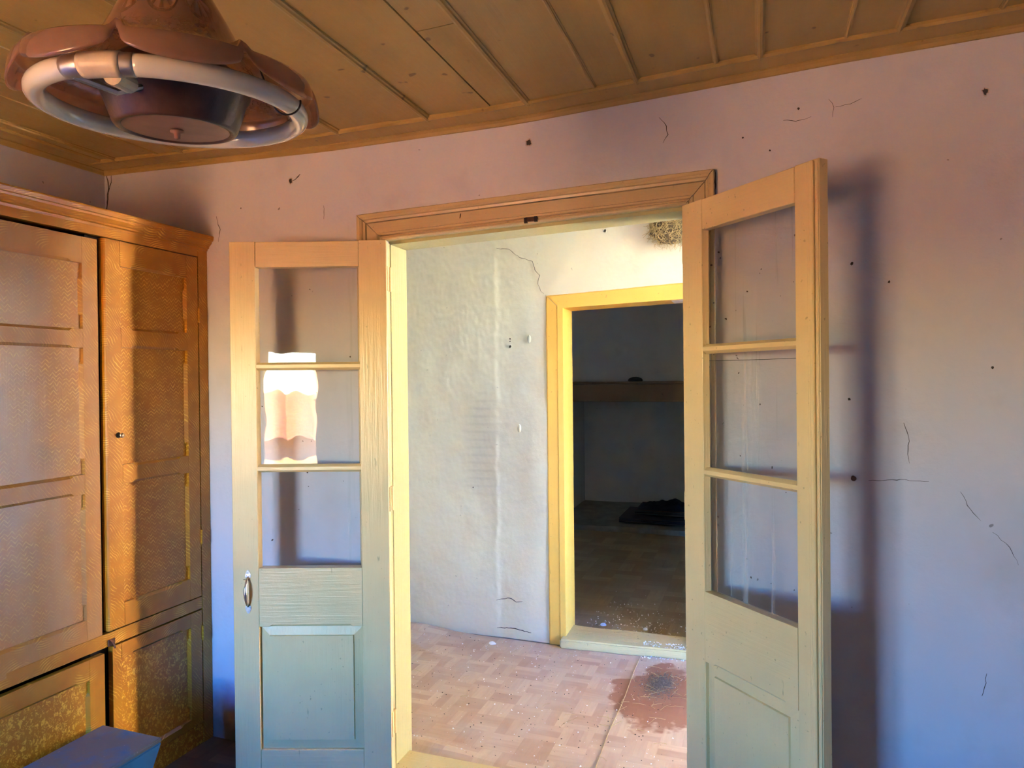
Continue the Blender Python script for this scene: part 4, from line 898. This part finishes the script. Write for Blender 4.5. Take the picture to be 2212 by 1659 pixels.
# ------------------------------------------------------------------ windows and the sunlit outside that lights the rooms
def window(name, x0, x1, z0, z1, to_world, label, f_, cw, rows):
    root = empty(name); tag(root, label, 'window', kind='structure')
    def wb(n, a0, a1, c0, c1, d0, d1, m): 
        bm = bmesh.new(); p = [to_world(a, d, c) for a, d, c in ((a0, d0, c0), (a1, d0, c0), (a1, d1, c0), (a0, d1, c0), (a0, d0, c1), (a1, d0, c1), (a1, d1, c1), (a0, d1, c1))]
        hexa(bm, p); return obj(n, bm, M[m], root)
    wb('window_frame', x0, x0 + f_, z0, z1, 0, .07, 'cream'); wb('window_frame', x1 - f_, x1, z0, z1, 0, .07, 'cream'); wb('window_frame', x0 + f_, x1 - f_, z1 - f_, z1, 0, .07, 'cream'); wb('window_frame', x0 + f_, x1 - f_, z0, z0 + f_, 0, .07, 'cream')
    m0, m1 = x0 + f_, x1 - f_; cx_ = (x0 + x1) / 2
    if cw: wb('mullion', cx_ - cw / 2, cx_ + cw / 2, z0 + f_, z1 - f_, .0, .07, 'cream')
    for a0, a1 in (((m0, cx_ - cw / 2), (cx_ + cw / 2, m1)) if cw else ((m0, m1),)):
        zz = [z0 + f_ + (z1 - z0 - 2 * f_) * k / rows for k in range(rows + 1)]
        for k in range(rows):
            if k: wb('glazing_bar', a0, a1, zz[k] - .014, zz[k] + .014, .015, .05, 'cream')
            wb('pane', a0, a1, zz[k] + (.014 if k else 0), zz[k + 1] - (.014 if k < rows - 1 else 0), .03, .033, 'pane_clear')
    return root
window('window_1', WX0, WX1, WZ0, WZ1, lambda a, d, c: (a, YB - .10 + d, c), 'two-sash window behind the viewer, mirrored in the door glass', .045, .06, 1)
window('window_2', .80, 1.42, .45, 2.2, lambda a, d, c: (HX1 + .02 + d, a, c), 'glazed opening at the end of the hall, out of view', .018, 0, 2)
window('fill_window', 2.0, 2.22, 1.7, 2.0, lambda a, d, c: (1.42 + d, a, c), 'tiny window added to brighten the dark far room, out of view', .018, 0, 1)  # added opening, lets extra daylight into the far room
tag(bbox('ground', (-60, 60, -60, 60, -3.3, -3.0), M['earth']), 'dry earth yard outside below the windows', 'ground', kind='structure')
tag(bbox('sun_cover', (-3.1, 2.75, YB - .35, 6.5, 2.92, 3.0), M['shellext']), 'flat cover added over the rooms to block sun, out of view', 'roof', kind='structure')  # added slab, keeps sun from leaking in through the ceiling
nh = tag(empty('neighbour_house', (-4, -13, -3)), 'sunlit house with tiled roof outside the window, mirrored in the glass', 'house')
bbox('wall', (-9, 13, -5, 0, 0, 3.35), M['facade'], nh)
v = []; f = []; nc, nr = 300, 12
for j in range(nr):
    for e_ in (0, 1):
        for i in range(nc + 1):
            x = -9.3 + 22.6 * i / nc; t = (j + e_) / nr; y = .45 - 3.4 * t; z_ = 3.25 + 1.0 * t + (.05 if e_ == 0 else 0.0) + .055 * abs(math.sin(math.pi * i / 6 * 1.0))
            v.append((x, y, z_))
W_ = nc + 1
for r_ in range(2 * nr - 1):
    for i in range(nc): f.append((r_ * W_ + i, r_ * W_ + i + 1, (r_ + 1) * W_ + i + 1, (r_ + 1) * W_ + i))
rf = pyd('roof', v, f, M['tile'], nh)
bbox('chimney', (3.0, 3.5, -2.6, -2.1, 3.4, 5.0), M['facade'], nh)
bbox('window_shutter', (1.5, 2.4, .0, .04, 1.2, 2.5), M['farwood'], nh); bbox('window_shutter', (4.5, 5.4, .0, .04, 1.2, 2.5), M['farwood'], nh)
yw = tag(empty('bounce_wall', (9, 0, -3), R(-12)), 'limewashed bounce wall added opposite the hall window, out of view', 'wall')  # unseen wall added to bounce sunlight through the hall window
bbox('wall_body', (0, .3, 1.3, 15, 0, 8), M['yard'], yw); bbox('coping', (-.06, .36, 1.3, 15, 8, 8.15), M['tile'], yw)
